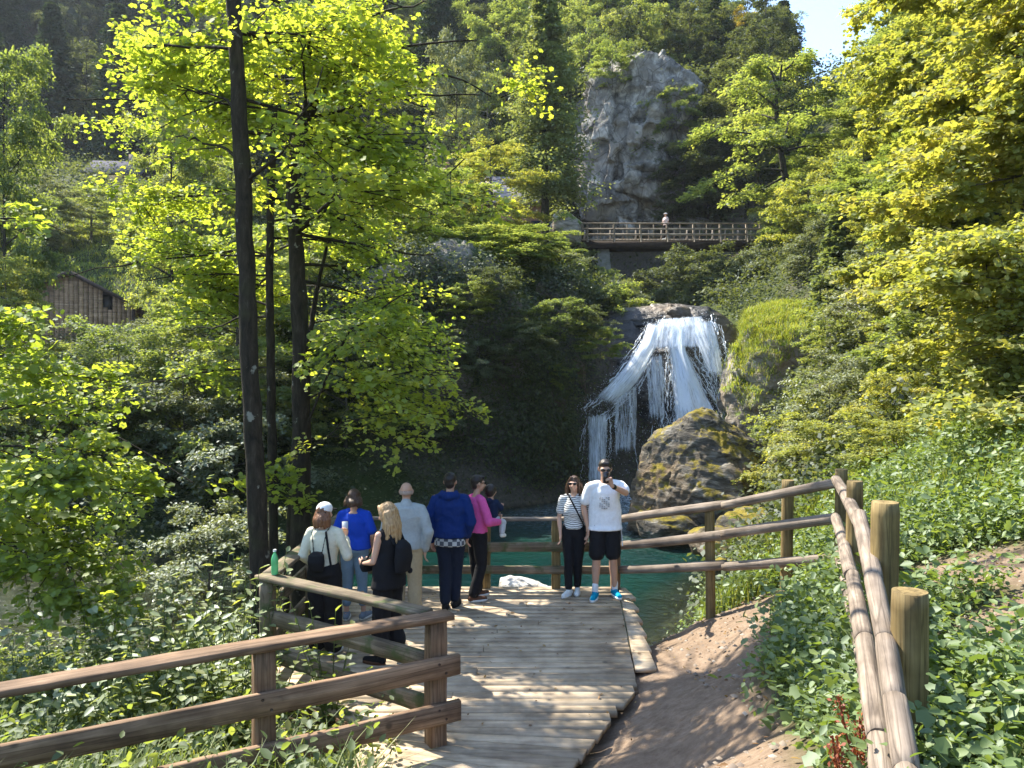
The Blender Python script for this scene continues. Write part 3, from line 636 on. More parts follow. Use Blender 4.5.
BARK = wood_mat('bark_dark', (0.020, 0.017, 0.013), (0.045, 0.038, 0.030), (0.085, 0.075, 0.06), 0.55, 0.95, moss=(0.035, 0.045, 0.015), bumps=1.0)
def bark_near():
    t = NT('bark_with_lichen'); tc = t.n('ShaderNodeTexCoord'); mp = t.n('ShaderNodeMapping'); mp.inputs['Scale'].default_value = (14, 14, 3.5); t.l(tc.outputs['Object'], mp.inputs[0])
    n1 = t.noise(mp.outputs[0], 1.3, 8, .7, .5); n2 = t.noise(tc.outputs['Object'], 4.5, 4, .6); n3 = t.noise(tc.outputs['Object'], 1.7, 3)
    c = t.ramp(n1, [(.3, (.012, .010, .008)), (.55, (.036, .029, .021)), (.8, (.085, .070, .052))])
    c = t.mix(t.ramp(n2, [(.66, (0, 0, 0)), (.70, (.8, .8, .8))]), c, (.26, .26, .22))
    c = t.mix(t.ramp(n3, [(.55, (0, 0, 0)), (.7, (.5, .5, .5))]), c, (.05, .055, .02))
    return t.pbr(c, .95, t.bump(n1, 1.0, .03), .2)
BARKN = bark_near()
BARKG = wood_mat('bark_grey', (0.07, 0.065, 0.055), (0.13, 0.12, 0.105), (0.22, 0.21, 0.19), 0.5, 0.95)
LM_maple = leaf_mat('leaves_maple', (.125, .18, .030), (.205, .268, .042), (.32, .34, .055), .60, 2.4, .035)
LM_yel = leaf_mat('leaves_yellowing', (.145, .18, .045), (.225, .258, .058), (.34, .32, .085), .5, 2.0, .035)
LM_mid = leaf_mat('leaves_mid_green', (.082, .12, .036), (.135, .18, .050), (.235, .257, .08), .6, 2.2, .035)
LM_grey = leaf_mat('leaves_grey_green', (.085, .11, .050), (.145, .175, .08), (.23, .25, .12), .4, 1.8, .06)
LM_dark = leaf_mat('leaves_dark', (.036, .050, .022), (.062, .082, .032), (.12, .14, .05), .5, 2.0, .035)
LM_con = leaf_mat('needles_spruce', (.018, .038, .014), (.035, .062, .020), (.070, .10, .030), .25, 1.5, .04)
LM_conl = leaf_mat('needles_light', (.09, .13, .05), (.15, .19, .07), (.22, .25, .10), .50, 1.6, .04)
LM_grass = leaf_mat('grass_blades', (.10, .15, .026), (.17, .23, .036), (.28, .28, .07), .45, 2.0, .04)
LM_nettle = leaf_mat('ground_leaves', (.070, .115, .030), (.12, .18, .042), (.20, .25, .06), .40, 2.0, .05)
LM_weed = leaf_mat('leaves_pale_weed', (.10, .14, .06), (.17, .22, .09), (.26, .30, .12), .40, 1.7, .06, grough=.55)
LM_gold = leaf_mat('leaves_gold', (.25, .22, .02), (.38, .30, .02), (.5, .36, .03), .5, 1.6, .04)
LM_red = leaf_mat('seedheads_rust', (.16, .035, .015), (.26, .06, .02), (.34, .12, .04), .2, 1.2, .03)

# prototypes; the first use is moved into place, the rest are copies of it
_proto = {}
SPEC = {
 'decA': lambda: tree_proto('deciduous_tree', BARK, LM_mid, dict(h=10, base=.14, rad=3.6, limbs=34, seed=5, per=12, sl=1.15, tr=.16), .15, 84, 'quad'),
 'decB': lambda: tree_proto('deciduous_tree', BARK, LM_mid, dict(h=10, base=.20, rad=3.2, limbs=30, seed=6, per=11, sl=1.2, tr=.15, rise=.6, lean=(.06, .03)), .16, 80, 'quad'),
 'decC': lambda: tree_proto('deciduous_tree', BARKG, LM_mid, dict(h=10, base=.12, rad=3.9, limbs=32, seed=7, per=12, sl=1.2, tr=.15, rise=.25, droop=.3), .14, 92, 'quad', thick=.05),
 'shrA': lambda: tree_proto('shrub', BARKG, LM_mid, dict(h=3, base=.06, rad=1.6, limbs=22, seed=8, per=9, sl=.6, tr=.04, rise=.6), .095, 62, 'quad'),
 'shrB': lambda: tree_proto('shrub', BARKG, LM_mid, dict(h=3, base=.04, rad=1.9, limbs=24, seed=9, per=9, sl=.65, tr=.04, rise=.35, droop=.35), .10, 64, 'quad'),
 'conA': lambda: conifer_proto('spruce_tree', BARK, LM_con, 16, 3.0, 10, 34, 8, .30, 26),
 'conB': lambda: conifer_proto('spruce_tree', BARK, LM_con, 16, 2.6, 11, 30, 7, .20, 44, .8, .2),
}
KNAME = {'decA': ('deciduous_tree', 'tree'), 'decB': ('deciduous_tree', 'tree'), 'decC': ('deciduous_tree', 'tree'), 'shrA': ('shrub', 'shrub'), 'shrB': ('shrub', 'shrub'), 'conA': ('spruce_tree', 'spruce tree'), 'conB': ('spruce_tree', 'spruce tree')}
HREF = {'decA': 10, 'decB': 10, 'decC': 10, 'shrA': 3, 'shrB': 3, 'conA': 16, 'conB': 16}
RREF = {'decA': 4.4, 'decB': 4.1, 'decC': 4.7, 'shrA': 2.0, 'shrB': 2.3, 'conA': 3.0, 'conB': 2.6}
def plant(kind, x, y, z, h, r, mat=None, label=None, group=None, rz=None, cat=None, name=None):
    if kind not in _proto: _proto[kind] = SPEC[kind](); o = _proto[kind]; first = True
    else: o = copy_tree(_proto[kind])
    o.location = (x, y, z); o.rotation_euler = (0, 0, random.random() * 6.28 if rz is None else rz)
    s = r / RREF[kind]; o.scale = (s, s, h / HREF[kind])
    for ch in o.children:
        if ch.name.startswith('crown'):
            sl_ = ch.material_slots[0]; sl_.link = 'OBJECT'; sl_.material = mat or LM_mid
    for k in ('label', 'category', 'group', 'kind'):
        if k in o: del o[k]
    if name: o.name = name
    tag(o, label, cat or KNAME[kind][1], group); return o
def plant_px(kind, px, Y, ytop, r, mat=None, label=None, group=None, zbase=None, ybase=None, **kw):
    x = (px - 512) / FPX * Y; top = at(px, ytop, Y)[2]
    z = at(px, ybase, Y)[2] if ybase is not None else (hz(x, Y) - .1 if zbase is None else zbase)
    if top - z < r * .5: z = top - r
    return plant(kind, x, Y, z, top - z, r, mat, label, group, **kw)
# ------------------------------------------------------------------ far forest
def veg_label(zone, kind):
    n = {'conA': 'dark spruce', 'conB': 'dark spruce', 'decA': 'dark leafy tree', 'decB': 'dark leafy tree', 'decC': 'dark leafy tree'}[kind]
    return n + ' ' + zone
def forest(n, x0, x1, y0, y1, zone, group, kinds, mats, hr, rr, seed, mind=4.0, reject=None):
    g = np.random.default_rng(seed); pts = []; tries = 0
    while len(pts) < n and tries < n * 60:
        tries += 1; x = g.uniform(x0, x1); y = g.uniform(y0, y1)
        if reject is not None and reject(x, y): continue
        if any((x - a) ** 2 + (y - b) ** 2 < mind ** 2 for a, b in pts): continue
        pts.append((x, y)); k = kinds[g.integers(len(kinds))]; m = mats[g.integers(len(mats))]
        if k.startswith('con'): m = LM_con
        h = g.uniform(*hr) * (1.25 if k.startswith('con') else 1); r = g.uniform(*rr) * (.75 if k.startswith('con') else 1)
        plant(k, x, y, hz(x, y) - .4, h, r, m, veg_label(zone, k), group + (' (spruce)' if k.startswith('con') else ''), rz=g.uniform(0, 6.28))
inpic = lambda x, y: not (-0.75 < x / y < 0.75)
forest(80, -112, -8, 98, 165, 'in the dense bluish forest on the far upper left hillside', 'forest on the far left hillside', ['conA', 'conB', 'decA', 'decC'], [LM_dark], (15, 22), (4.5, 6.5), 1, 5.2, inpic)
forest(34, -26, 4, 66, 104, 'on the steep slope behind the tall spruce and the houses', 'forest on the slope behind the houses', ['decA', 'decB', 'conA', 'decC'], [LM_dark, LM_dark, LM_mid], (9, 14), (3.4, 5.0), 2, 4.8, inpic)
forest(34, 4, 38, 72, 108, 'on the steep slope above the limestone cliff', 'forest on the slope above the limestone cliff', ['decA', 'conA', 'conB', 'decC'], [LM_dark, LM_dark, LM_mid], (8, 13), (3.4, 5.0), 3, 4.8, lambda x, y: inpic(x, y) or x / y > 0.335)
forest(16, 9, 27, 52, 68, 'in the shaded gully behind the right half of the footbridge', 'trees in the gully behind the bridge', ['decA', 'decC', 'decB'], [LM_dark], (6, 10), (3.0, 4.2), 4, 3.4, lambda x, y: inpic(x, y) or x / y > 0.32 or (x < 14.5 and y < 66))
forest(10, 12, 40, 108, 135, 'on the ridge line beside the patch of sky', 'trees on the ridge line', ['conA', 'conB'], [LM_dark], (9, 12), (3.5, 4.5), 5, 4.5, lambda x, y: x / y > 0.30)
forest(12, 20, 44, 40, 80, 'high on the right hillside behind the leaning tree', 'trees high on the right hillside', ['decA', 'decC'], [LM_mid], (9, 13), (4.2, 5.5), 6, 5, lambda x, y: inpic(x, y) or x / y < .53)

# ------------------------------------------------------------------ trees and shrubs one can tell apart
PL = [
 # kind, px, Y, ytop, r, material, label
 ('decB', 6, 28, 62, 2.4, LM_mid, 'tall slender pale green tree at the left edge of the photo'),
 ('decA', -14, 31, 172, 1.9, LM_grey, 'rounded grey-green tree left of the wooden hut, under the blue forest'),
 ('decC', 5, 26, 250, 1.9, LM_yel, 'yellowish bushy tree at the left edge beside the hut wall'),
 ('decA', 172, 40, 92, 2.9, LM_mid, 'light green tree behind and right of the hut, next to the far roof'),
 ('decA', 34, 55, 172, 3.4, LM_grey, 'grey-green tree behind the left end of the hut'),
 ('decC', 92, 60, 185, 3.2, LM_mid, 'round green tree behind the hut roof'),
 ('decA', 8, 60, 190, 3.6, LM_mid, 'leafy tree at the left edge behind the yellowish bushy tree'),
 ('shrA', 150, 56, 232, 2.4, LM_mid, 'small bush on the meadow right of the hut'),
 ('decB', 190, 62, 120, 3.4, LM_grey, 'grey-green tree on the meadow edge behind the tall dark trunk'),
 ('decC', 215, 44, 150, 4.0, LM_mid, 'leafy tree on the meadow behind the tall dark trunk'),
 ('shrA', 118, 21.5, 332, 1.6, LM_mid, 'bright green bush in front of the wooden hut'),
 ('shrB', 48, 22.5, 352, 2.2, LM_grey, 'grey-green bush below the hut, at its left corner'),
 ('shrB', 185, 21.5, 352, 2.4, LM_mid, 'spreading hazel bush right of the hut under the pale pole'),
 ('decC', 238, 24, 225, 2.9, LM_mid, 'leafy tree standing behind the lichened trunk'),
 ('shrA', 20, 20.6, 400, 2.3, LM_mid, 'dark green bush on the stream bank at the left edge'),
 ('shrA', 100, 20.6, 420, 2.2, LM_dark, 'shaded bush overhanging the stream below the hut'),
 ('shrA', 165, 20.8, 405, 2.1, LM_dark, 'shaded bush overhanging the stream, right of the yellow branches'),
 ('shrB', 232, 21.0, 400, 2.3, LM_grey, 'grey-green bush on the stream bank behind the tall trunk'),
 ('shrB', 208, 14.4, 503, 1.5, LM_grey, 'silvery bush with long leaves left of the tall trunk above the stream'),
 ('decC', 310, 27, 210, 3.0, LM_mid, 'leafy tree behind the twin trunks'),
 ('decA', 372, 29, 185, 3.4, LM_mid, 'green tree on top of the cliff right of the twin trunks'),
 ('shrA', 345, 23.5, 330, 2.4, LM_mid, 'bush growing at the left end of the overhanging cliff'),
 ('decA', 432, 33, 170, 3.0, LM_mid, 'mid green tree above the cliff, left of the yellowish one'),
 ('decC', 492, 41, 138, 3.4, LM_yel, 'yellowish tree in front of the house roofs'),
 ('decB', 452, 56, 48, 2.6, LM_grey, 'pale tree with a thin light trunk against dark forest left of the tall spruce'),
 ('decA', 400, 50, 150, 3.0, LM_mid, 'green tree among the house roofs left of the yellowish tree'),
 ('decB', 470, 30, 232, 2.6, LM_mid, 'dark green tree rooted on the brow of the overhanging cliff'),  # this and the next three take lighter leaves to look sunlit
 ('decA', 520, 33, 228, 2.5, LM_mid, 'dark green tree below the left end of the footbridge'),
 ('decC', 562, 34, 272, 2.0, LM_mid, 'leafy tree left of the bridge pier'),
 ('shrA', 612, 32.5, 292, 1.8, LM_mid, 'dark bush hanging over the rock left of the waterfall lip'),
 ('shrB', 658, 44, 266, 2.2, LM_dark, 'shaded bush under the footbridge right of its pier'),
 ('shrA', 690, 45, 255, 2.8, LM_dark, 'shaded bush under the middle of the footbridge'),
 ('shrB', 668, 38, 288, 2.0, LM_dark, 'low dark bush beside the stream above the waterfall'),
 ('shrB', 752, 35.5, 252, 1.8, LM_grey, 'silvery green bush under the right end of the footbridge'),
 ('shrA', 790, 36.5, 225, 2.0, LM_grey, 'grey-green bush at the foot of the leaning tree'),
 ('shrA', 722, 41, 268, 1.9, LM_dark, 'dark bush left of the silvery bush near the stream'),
 ('decC', 920, 44, 25, 4.2, LM_mid, 'broad green tree high on the right slope beside the sky gap'),
 ('decA', 880, 37, 95, 2.9, LM_mid, 'light green tree right of the leaning tree'),
 ('decC', 985, 36, -60, 5.0, LM_yel, 'large yellow-green tree on the upper right slope'),
 ('decA', 890, 30, 165, 3.0, LM_mid, 'leafy tree behind the young conifer on the right slope'),
 ('decC', 960, 25, 70, 3.4, LM_mid, 'layered green tree in the middle of the right slope'),
 ('shrB', 880, 24.5, 300, 2.3, LM_grey, 'grey-green bush right of the young conifer'),
 ('shrA', 930, 21.5, 290, 2.4, LM_mid, 'green bush in the middle of the right slope'),
 ('shrB', 845, 20, 385, 1.8, LM_yel, 'yellow-green bush behind the corner of the log fence'),
 ('shrB', 905, 17.5, 385, 1.9, LM_yel, 'yellowing bush above the nearest fence posts'),
 ('shrB', 985, 14.5, 330, 1.9, LM_yel, 'yellowing bush with layered branches at the right edge'),
 ('shrB', 1020, 18, 240, 2.4, LM_mid, 'green bush behind the yellowing bush at the right edge'),
 ('shrA', 800, 19.0, 440, 1.3, LM_yel, 'small yellow-green bush on the shore beside the low mossy boulder'),
 ('shrA', 775, 22.5, 430, 1.2, LM_mid, 'small bush growing from the foot of the grassy knoll'),
 ('shrA', 672, 57, 198, 1.6, LM_dark, 'dark bush at the right foot of the limestone cliff just above the bridge'),
 ('shrB', 720, 62, 70, 3.0, LM_dark, 'shaded bush on the buttress beside the limestone cliff'),
 ('shrB', 676, 57.6, 88, 2.0, LM_mid, 'bush clinging high on the right side of the limestone cliff'),
 ('shrA', 684, 57.2, 150, 2.2, LM_dark, 'dark bush growing low on the right side of the limestone cliff'),
 ('shrA', 612, 58.5, 48, 2.0, LM_mid, 'bush on the left shoulder at the top of the limestone cliff'),
 ('decC', 590, 66, 20, 3.4, LM_mid, 'lit tree on the slope just above the limestone cliff'),
 ('decA', 640, 72, 2, 3.6, LM_mid, 'tree with sunlit top above the limestone cliff, right of the spruce'),
]
for k, px, Y, yt, r, m, lab in PL:
    zb = None
    if k.startswith('shr'): zb = at(px, yt, Y)[2] - r * 1.5
    plant_px(k, px, Y, yt, r, m, lab, None, zbase=zb)
plant_px('decB', 742, 84, 12, 2.3, LM_gold, 'golden autumn tree among the dark spruces near the patch of sky', zbase=at(742, 95, 84)[2])
plant_px('conA', 782, 88, 0, 3.4, LM_con, 'tall dark spruce on the skyline left of the patch of sky')
sp = plant_px('conB', 545, 44, -25, 2.8, LM_conl, 'tall spruce with hanging branches left of the limestone cliff', ybase=245)
cj = plant_px('conA', 838, 27.5, 212, 1.7, LM_conl, 'young light green conifer on the right slope beside the grassy knoll', ybase=400)
# leaning tree right of the bridge
def leaning():
    mb = MB(); g = np.random.default_rng(77)
    b = at(795, 240, 40); root = empty('leaning_tree', tuple(b))
    def path(pts, r0, r1):
        P = np.array([at(x, y, Y) - b for x, y, Y in pts]); q = np.linspace(0, 1, 14); u = np.linspace(0, 1, len(P))
        P = np.stack([np.interp(q, u, P[:, k]) for k in range(3)], 1); P += np.cumsum(g.normal(0, .02, P.shape), 0)
        mb.tube(P, r0 + (r1 - r0) * q, 7); return P
    paths = [path([(792, 242, 40), (790, 200, 40), (783, 150, 39.8), (778, 100, 39.6), (785, 62, 39.5)], .24, .05),
             path([(775, 225, 40), (765, 195, 39.8), (752, 160, 39.5), (735, 135, 39.2)], .13, .04)]
    for pts in [[(783,150,39.8),(755,135,39),(720,130,38.6),(700,140,38.4)], [(786,170,40),(750,168,39),(715,182,38.5),(695,200,38.3)], [(780,110,39.6),(755,90,39.4),(735,85,39.2)], [(780,110,39.6),(810,95,39.4),(835,90,39)], [(785,150,39.8),(815,145,39.4),(840,150,39)], [(788,175,40),(760,190,39.4),(735,205,39)], [(779,90,39.6),(770,70,39.8),(760,62,40)], [(786,70,39.5),(800,55,39.5)], [(785,140,39.8),(790,120,41.5),(800,110,43)], [(783,150,39.8),(775,140,37.6),(765,130,36.5)], [(778,120,39.8),(760,112,41.4),(745,110,43)], [(788,180,40),(815,185,39.5),(835,195,39)]]:
        paths.append(path(pts, .07, .015))
    O = []; D = []; L = []
    for i, P in enumerate(paths):
        for _ in range(30 if i > 1 else 10):
            q = g.uniform(.3, 1) if i > 1 else g.uniform(.6, 1); j = int(q * 13); o = P[j] + g.normal(0, .12, 3); a = g.uniform(0, 6.28)
            dd = P[-1] - P[0]; a0 = math.atan2(dd[1], dd[0]) + g.normal(0, 1.0)
            O.append(o); D.append([math.cos(a0), math.sin(a0), g.normal(.05, .15)]); L.append(g.uniform(.7, 1.3))
    v = spray_leaves(np.array(O), np.array(D), np.array(L), 46, .15, g, 'quad', .5, .2, .35, .05)
    mb.build('trunk', BARK, root, True); link('crown', cat_mesh('crown', [v]), LM_mid, root)
    tag(root, 'leaning tree with layered light green branches above the right end of the footbridge', 'tree')
leaning()

# ------------------------------------------------------------------ near trees
SD = np.array(SUNV)
def thin(W, g):
    """crowns are loose where sun falls through them on the deck, path and right bank"""
    H = W - SD * (W[:, 2:3] / SD[2])
    x, y = H[:, 0], H[:, 1]
    reg = (x > -4.5) & (x < 7) & (y > 1.0) & (y < 12.5)
    n = fbm(np.stack([x, y, x * 0], 1) * 1.05, 3, 66)
    thr = np.where((y < 7.2) & (x < 1.0), .30, np.where(x > 1.5, .32, .16)) + np.where(W[:, 2] > 3.3 + .5 * W[:, 1], .4, 0)  # unseen treetops are cut further to let more sun through
    k = ~reg | (n > thr)
    # the view over the meadow to the hut stays open
    u = W[:, 0] / W[:, 1]; vv = (3 - W[:, 2]) / W[:, 1]
    hut_ = (u > -.63) & (u < -.42) & (vv > -.16) & (vv < -.03)
    bole = (np.abs(u + .352 - .02 * (W[:, 2] - 3) / 4.2) < .026) & (W[:, 1] < 9.15)
    return k & ~hut_ & ~bole
def near_tree(name, label, trunkpts, rads, limbs, leafm, leaf=.060, m=54, kind='broad', per=10, sl=1.0, seed=0, bark=BARKN, cat='tree', base=None, nside=14):
    g = np.random.default_rng(seed); b = np.array(trunkpts[0], float); root = empty(name, tuple(b)); mb = MB()
    P = np.array(trunkpts, float) - b; q = np.linspace(0, 1, 60); u = np.linspace(0, 1, len(P))
    from math import pi
    Pi = np.stack([np.interp(q, u, P[:, k]) for k in range(3)], 1); ker = np.ones(5) / 5
    for k in range(3): Pi[2:-2, k] = np.convolve(Pi[:, k], ker, 'valid')
    Pi[:, :2] += np.cumsum(g.normal(0, .006, (60, 2)), 0)
    rr = np.interp(q, np.linspace(0, 1, len(rads)), rads) * (1 + .04 * g.normal(size=60)); rr[0] *= 1.5; rr[1] *= 1.2
    mb.tube(Pi, rr, nside)
    O = []; D = []; L = []
    for lp in limbs:
        s, pts, r0 = lp[0], lp[1], lp[2]; cnt = lp[3] if len(lp) > 3 else per
        W = np.array(pts, float) - b; st = Pi[np.argmin(abs(Pi[:, 2] - (s - b[2])))] if s is not None else W[0]
        W = np.vstack([st, W]); n = 12; q2 = np.linspace(0, 1, n); u2 = np.linspace(0, 1, len(W))
        LP = np.stack([np.interp(q2, u2, W[:, k]) for k in range(3)], 1); LP += np.cumsum(g.normal(0, .035, (n, 3)), 0) * q2[:, None]
        used = 0
        a0 = math.atan2(LP[-1][1] - LP[0][1], LP[-1][0] - LP[0][0])
        for _ in range(cnt):
            tt = .15 + .85 * g.random() ** .8; o = np.array([np.interp(tt, q2, LP[:, c]) for c in range(3)])
            a = a0 + g.choice([-1, 1]) * g.uniform(.2, 1.4); d = np.array([math.cos(a), math.sin(a), g.normal(.05, .28)]); ll = sl * g.uniform(.6, 1.4)
            e = o + d * ll; e[2] -= .22 * ll; grp = [(o, d, ll)]; tb = [(np.array([o, (o + e) / 2 + [0, 0, .05 * ll], e]), [.010, .006, .003])]
            for _k in range(2):
                tt2 = g.uniform(.2, .8); o2 = o + (e - o) * tt2; a2 = a + g.choice([-1, 1]) * g.uniform(.5, 1.1); d2 = np.array([math.cos(a2), math.sin(a2), g.normal(0, .25)]); l2 = ll * .6
                grp.append((o2, d2, l2)); tb.append((np.array([o2, o2 + d2 * l2]), [.005, .0025]))
            for (oo, dd, l_), (tp, tr_) in zip(grp, tb):
                if thin((oo + b + dd * l_ * .5)[None], g)[0]: O.append(oo); D.append(dd); L.append(l_); mb.tube(tp, tr_, 3, False); used += 1
        if used: mb.tube(LP[:max(4, int(12 * .98))], (r0 * (1 - .85 * q2[:max(4, int(12 * .98))])) * .55 + .003, 6, False)
    O = np.array(O); D = np.array(D); L = np.array(L)
    v = spray_leaves(O, D, L, m, leaf, g, kind, .42, .22, .5, .07)
    mb.build('trunk', bark, root, True); link('crown', cat_mesh('crown', [v]), leafm, root); tag(root, label, cat); return root
def rl(seed, zs, c, n, rmin, rmax, zr, az0, az1, r0=.04, cnt=14):
    """n random limbs from trunk centre c between azimuths"""
    g = np.random.default_rng(seed); out = []
    for i in range(n):
        a = g.uniform(az0, az1); z = g.uniform(*zs); R_ = g.uniform(rmin, rmax); up = g.uniform(*zr)
        p = [(c[0] + math.cos(a) * R_ * f, c[1] + math.sin(a) * R_ * f, z + up * f - .15 * R_ * f * f) for f in (.4, .75, 1.0)]
        out.append((z, p, r0, cnt))
    return out
pi = math.pi
b1 = at(262, 606, 8.7); b1[2] = hz(b1[0], 8.7) - .1
T1 = [b1, at(258, 500, 8.7), at(252, 400, 8.7), at(247, 250, 8.75), at(240, 120, 8.8), at(234, 0, 8.8), at(228, -120, 8.9), at(224, -260, 9), at(226, -380, 9)]
near_tree('maple_tree', 'tall dark trunk with pale lichen spots nearest the deck, left of the two trunks behind', T1, [.125, .108, .10, .096, .09, .08, .07, .06, .03],
  rl(1, (4.6, 7.5), (b1[0], 8.8), 13, 1.0, 2.2, (.2, .9), .35*pi, .95*pi, .035, 12) + rl(2, (7.2, 11), (b1[0], 8.9), 12, 1.6, 3.0, (.3, 1.6), 0, 1.05*pi, .05, 12)
  + [(3.6, [at(215, 330, 9.2), at(180, 345, 9.6)], .018, 9), (5.2, [at(285, 150, 8.6), at(330, 40, 8.5)], .04, 5)], LM_maple, seed=101)
b2_ = at(300, 600, 10.6); b2_[2] = hz(b2_[0], 10.6) - .1
T2 = [b2_, at(300, 520, 10.6), at(301, 420, 10.6), at(297, 300, 10.6), at(291, 200, 10.7), at(300, 120, 10.8), at(345, 60, 10.9), at(372, 10, 11), at(385, -80, 11.2), at(395, -200, 11.3)]
near_tree('maple_tree', 'thick mossy trunk behind the hat woman that bends to the right at the top', T2, [.16, .135, .125, .11, .10, .095, .085, .075, .06, .03],
  rl(3, (4.0, 8.5), (b2_[0] + .1, 10.8), 28, 1.3, 2.9, (.1, .9), -.45*pi, .75*pi, .045, 12) + rl(4, (8, 12), (b2_[0] + .8, 11), 6, 1.6, 3.2, (.3, 1.4), 0, 2*pi, .05, 12)
  + [(2.2, [at(345, 330, 10.2), at(390, 300, 10), at(425, 290, 9.9)], .03, 16), (2.6, [at(350, 380, 10.4), at(385, 370, 10.3)], .02, 12), (1.9, [at(330, 440, 10.0), at(352, 400, 9.8)], .014, 6), (5.6, [at(380, 200, 10.2), at(430, 180, 9.8), at(450, 150, 9.6)], .035, 18)], LM_maple, seed=102)
b3 = at(276, 590, 11.2); b3[2] = hz(b3[0], 11.2) - .1
T3 = [b3, at(274, 450, 11.2), at(272, 350, 11.2), at(270, 250, 11.2), at(272, 170, 11.3), at(276, 80, 11.4), at(280, -60, 11.6)]
near_tree('maple_tree', 'thin trunk between the lichened trunk and the thick mossy trunk', T3, [.075, .065, .06, .055, .05, .04, .02],
  rl(5, (3.0, 8.4), (b3[0], 11.3), 28, 1.2, 3.2, (.1, .8), .15*pi, 1.1*pi, .03, 12), LM_maple, seed=103)
b4 = at(284, 590, 10.9); b4[2] = hz(b4[0], 10.9) - .1
near_tree('maple_tree', 'slanting young stem close against the left side of the thick mossy trunk', [b4, at(288, 480, 11.1), at(296, 380, 11.3), at(312, 300, 11.5), at(330, 220, 11.8)], [.06, .05, .045, .035, .015],
  rl(6, (3.2, 5.0), (at(312, 300, 11.5)[0], 11.6), 8, .8, 1.9, (.1, .6), -.3*pi, .7*pi, .02, 10), LM_maple, seed=104)
# tree just outside the left edge whose yellow branches reach in
b5 = np.array([-8.4, 10.2, hz(-8.4, 10.2) - .1])
near_tree('maple_tree', 'tree at the left edge whose low yellow-green branches reach out over the stream', [b5, b5 + [.1, 0, 3], b5 + [0, .1, 6], b5 + [-.2, 0, 10]], [.15, .12, .1, .04],
  [(2.2, [at(40, 400, 9.6), at(120, 430, 9.4), at(225, 478, 9.4)], .035, 20), (1.8, [at(20, 440, 9.2), at(90, 480, 9.0), at(195, 500, 9.2)], .035, 22), (1.6, [at(10, 500, 9.2), at(60, 550, 9.0), at(88, 610, 9.0)], .03, 15),
   (2.6, [at(10, 370, 9.8), at(60, 385, 10), at(120, 400, 10.4)], .03, 18), (1.0, [at(0, 540, 9), at(25, 575, 8.9)], .02, 12), (3.2, [at(0, 330, 9.9), at(35, 320, 10)], .02, 10), (2.0, [at(0, 460, 10.5), at(50, 470, 10.8), at(110, 470, 11)], .03, 16),
   (4.6, [at(-10, 220, 10), at(30, 215, 10), at(95, 235, 10)], .025, 10)], LM_maple, seed=105, leaf=.075)
# trees on the right slope close by
def right_tree(label, c, rads, zt, n, seed, leafm, az=(.55*pi, 1.45*pi), zs=(2.5, 9), rmin=1.5, rmax=4.2, leaf=.11, cnt=16, zr=(-.2, .9), kind='broad', extra=[], sl=.8, m=26):
    z0 = hz(c[0], c[1]) - .2; b = np.array([c[0], c[1], z0])
    return near_tree('beech_tree', label, [b, b + [.1, .1, zt * .3], b + [-.1, .1, zt * .6], b + [-.2, 0, zt]], rads, rl(seed, zs, c, n, rmin, rmax, zr, az[0], az[1], .05, cnt) + extra, leafm, leaf=leaf, m=m, kind=kind, seed=seed + 200, bark=BARKG, sl=sl)
right_tree('big yellow-green tree whose layered branches fill the upper right corner', (9.4, 12.4), [.2, .16, .1, .05], 10, 34, 21, LM_yel, zs=(3.9, 10.5), rmin=1.4, rmax=3.2, leaf=.075, m=46)
right_tree('yellow-green tree behind, with branches hanging beside the conifer', (11.6, 17.2), [.2, .16, .1, .05], 11, 40, 22, LM_yel, zs=(4.8, 13), rmin=1.6, rmax=4.0, leaf=.085, m=50)
right_tree('smaller tree with yellowing layers low at the right edge', (7.8, 10.6), [.1, .08, .06, .03], 5, 16, 23, LM_yel, zs=(2.5, 5.5), rmin=.9, rmax=2.6, leaf=.065, m=46, zr=(-.5, .3))
# bare twig over the sky gap
# ------------------------------------------------------------------ ground cover
def scatter_ground(n, x0, x1, y0, y1, seed, keep, m=9, rad=.3, lift=(.0, .3), size=.08, kind='oval', tilt=.5, rocks=None, hg=hgt, ysc=1.0):
    g = np.random.default_rng(seed); x = g.uniform(x0, x1, n); y = y0 + (y1 - y0) * g.random(n) ** ysc
    k = keep(x, y, g); x, y = x[k], y[k]; z = hg(x, y); n = len(x)
    P = np.stack([x, y, z], 1)[:, None] + g.normal(0, rad, (n, m, 3)) * np.array([1, 1, 0]); 
    P[..., 2] = hg(P[..., 0].ravel(), P[..., 1].ravel()).reshape(n, m) + g.uniform(lift[0], lift[1], (n, m)) * (.5 + g.random((n, 1)))
    N = np.array([0, 0, 1.]) + g.normal(0, tilt, P.shape); T = g.normal(0, 1, P.shape)
    S = size * g.uniform(.5, 1.4, (n, m)); var = (g.random((n, 1)) * .5 + .5 * g.random((n, m))).ravel()
    return leaves(P.reshape(-1, 3), N.reshape(-1, 3), T.reshape(-1, 3), S.ravel(), kind, var, g)
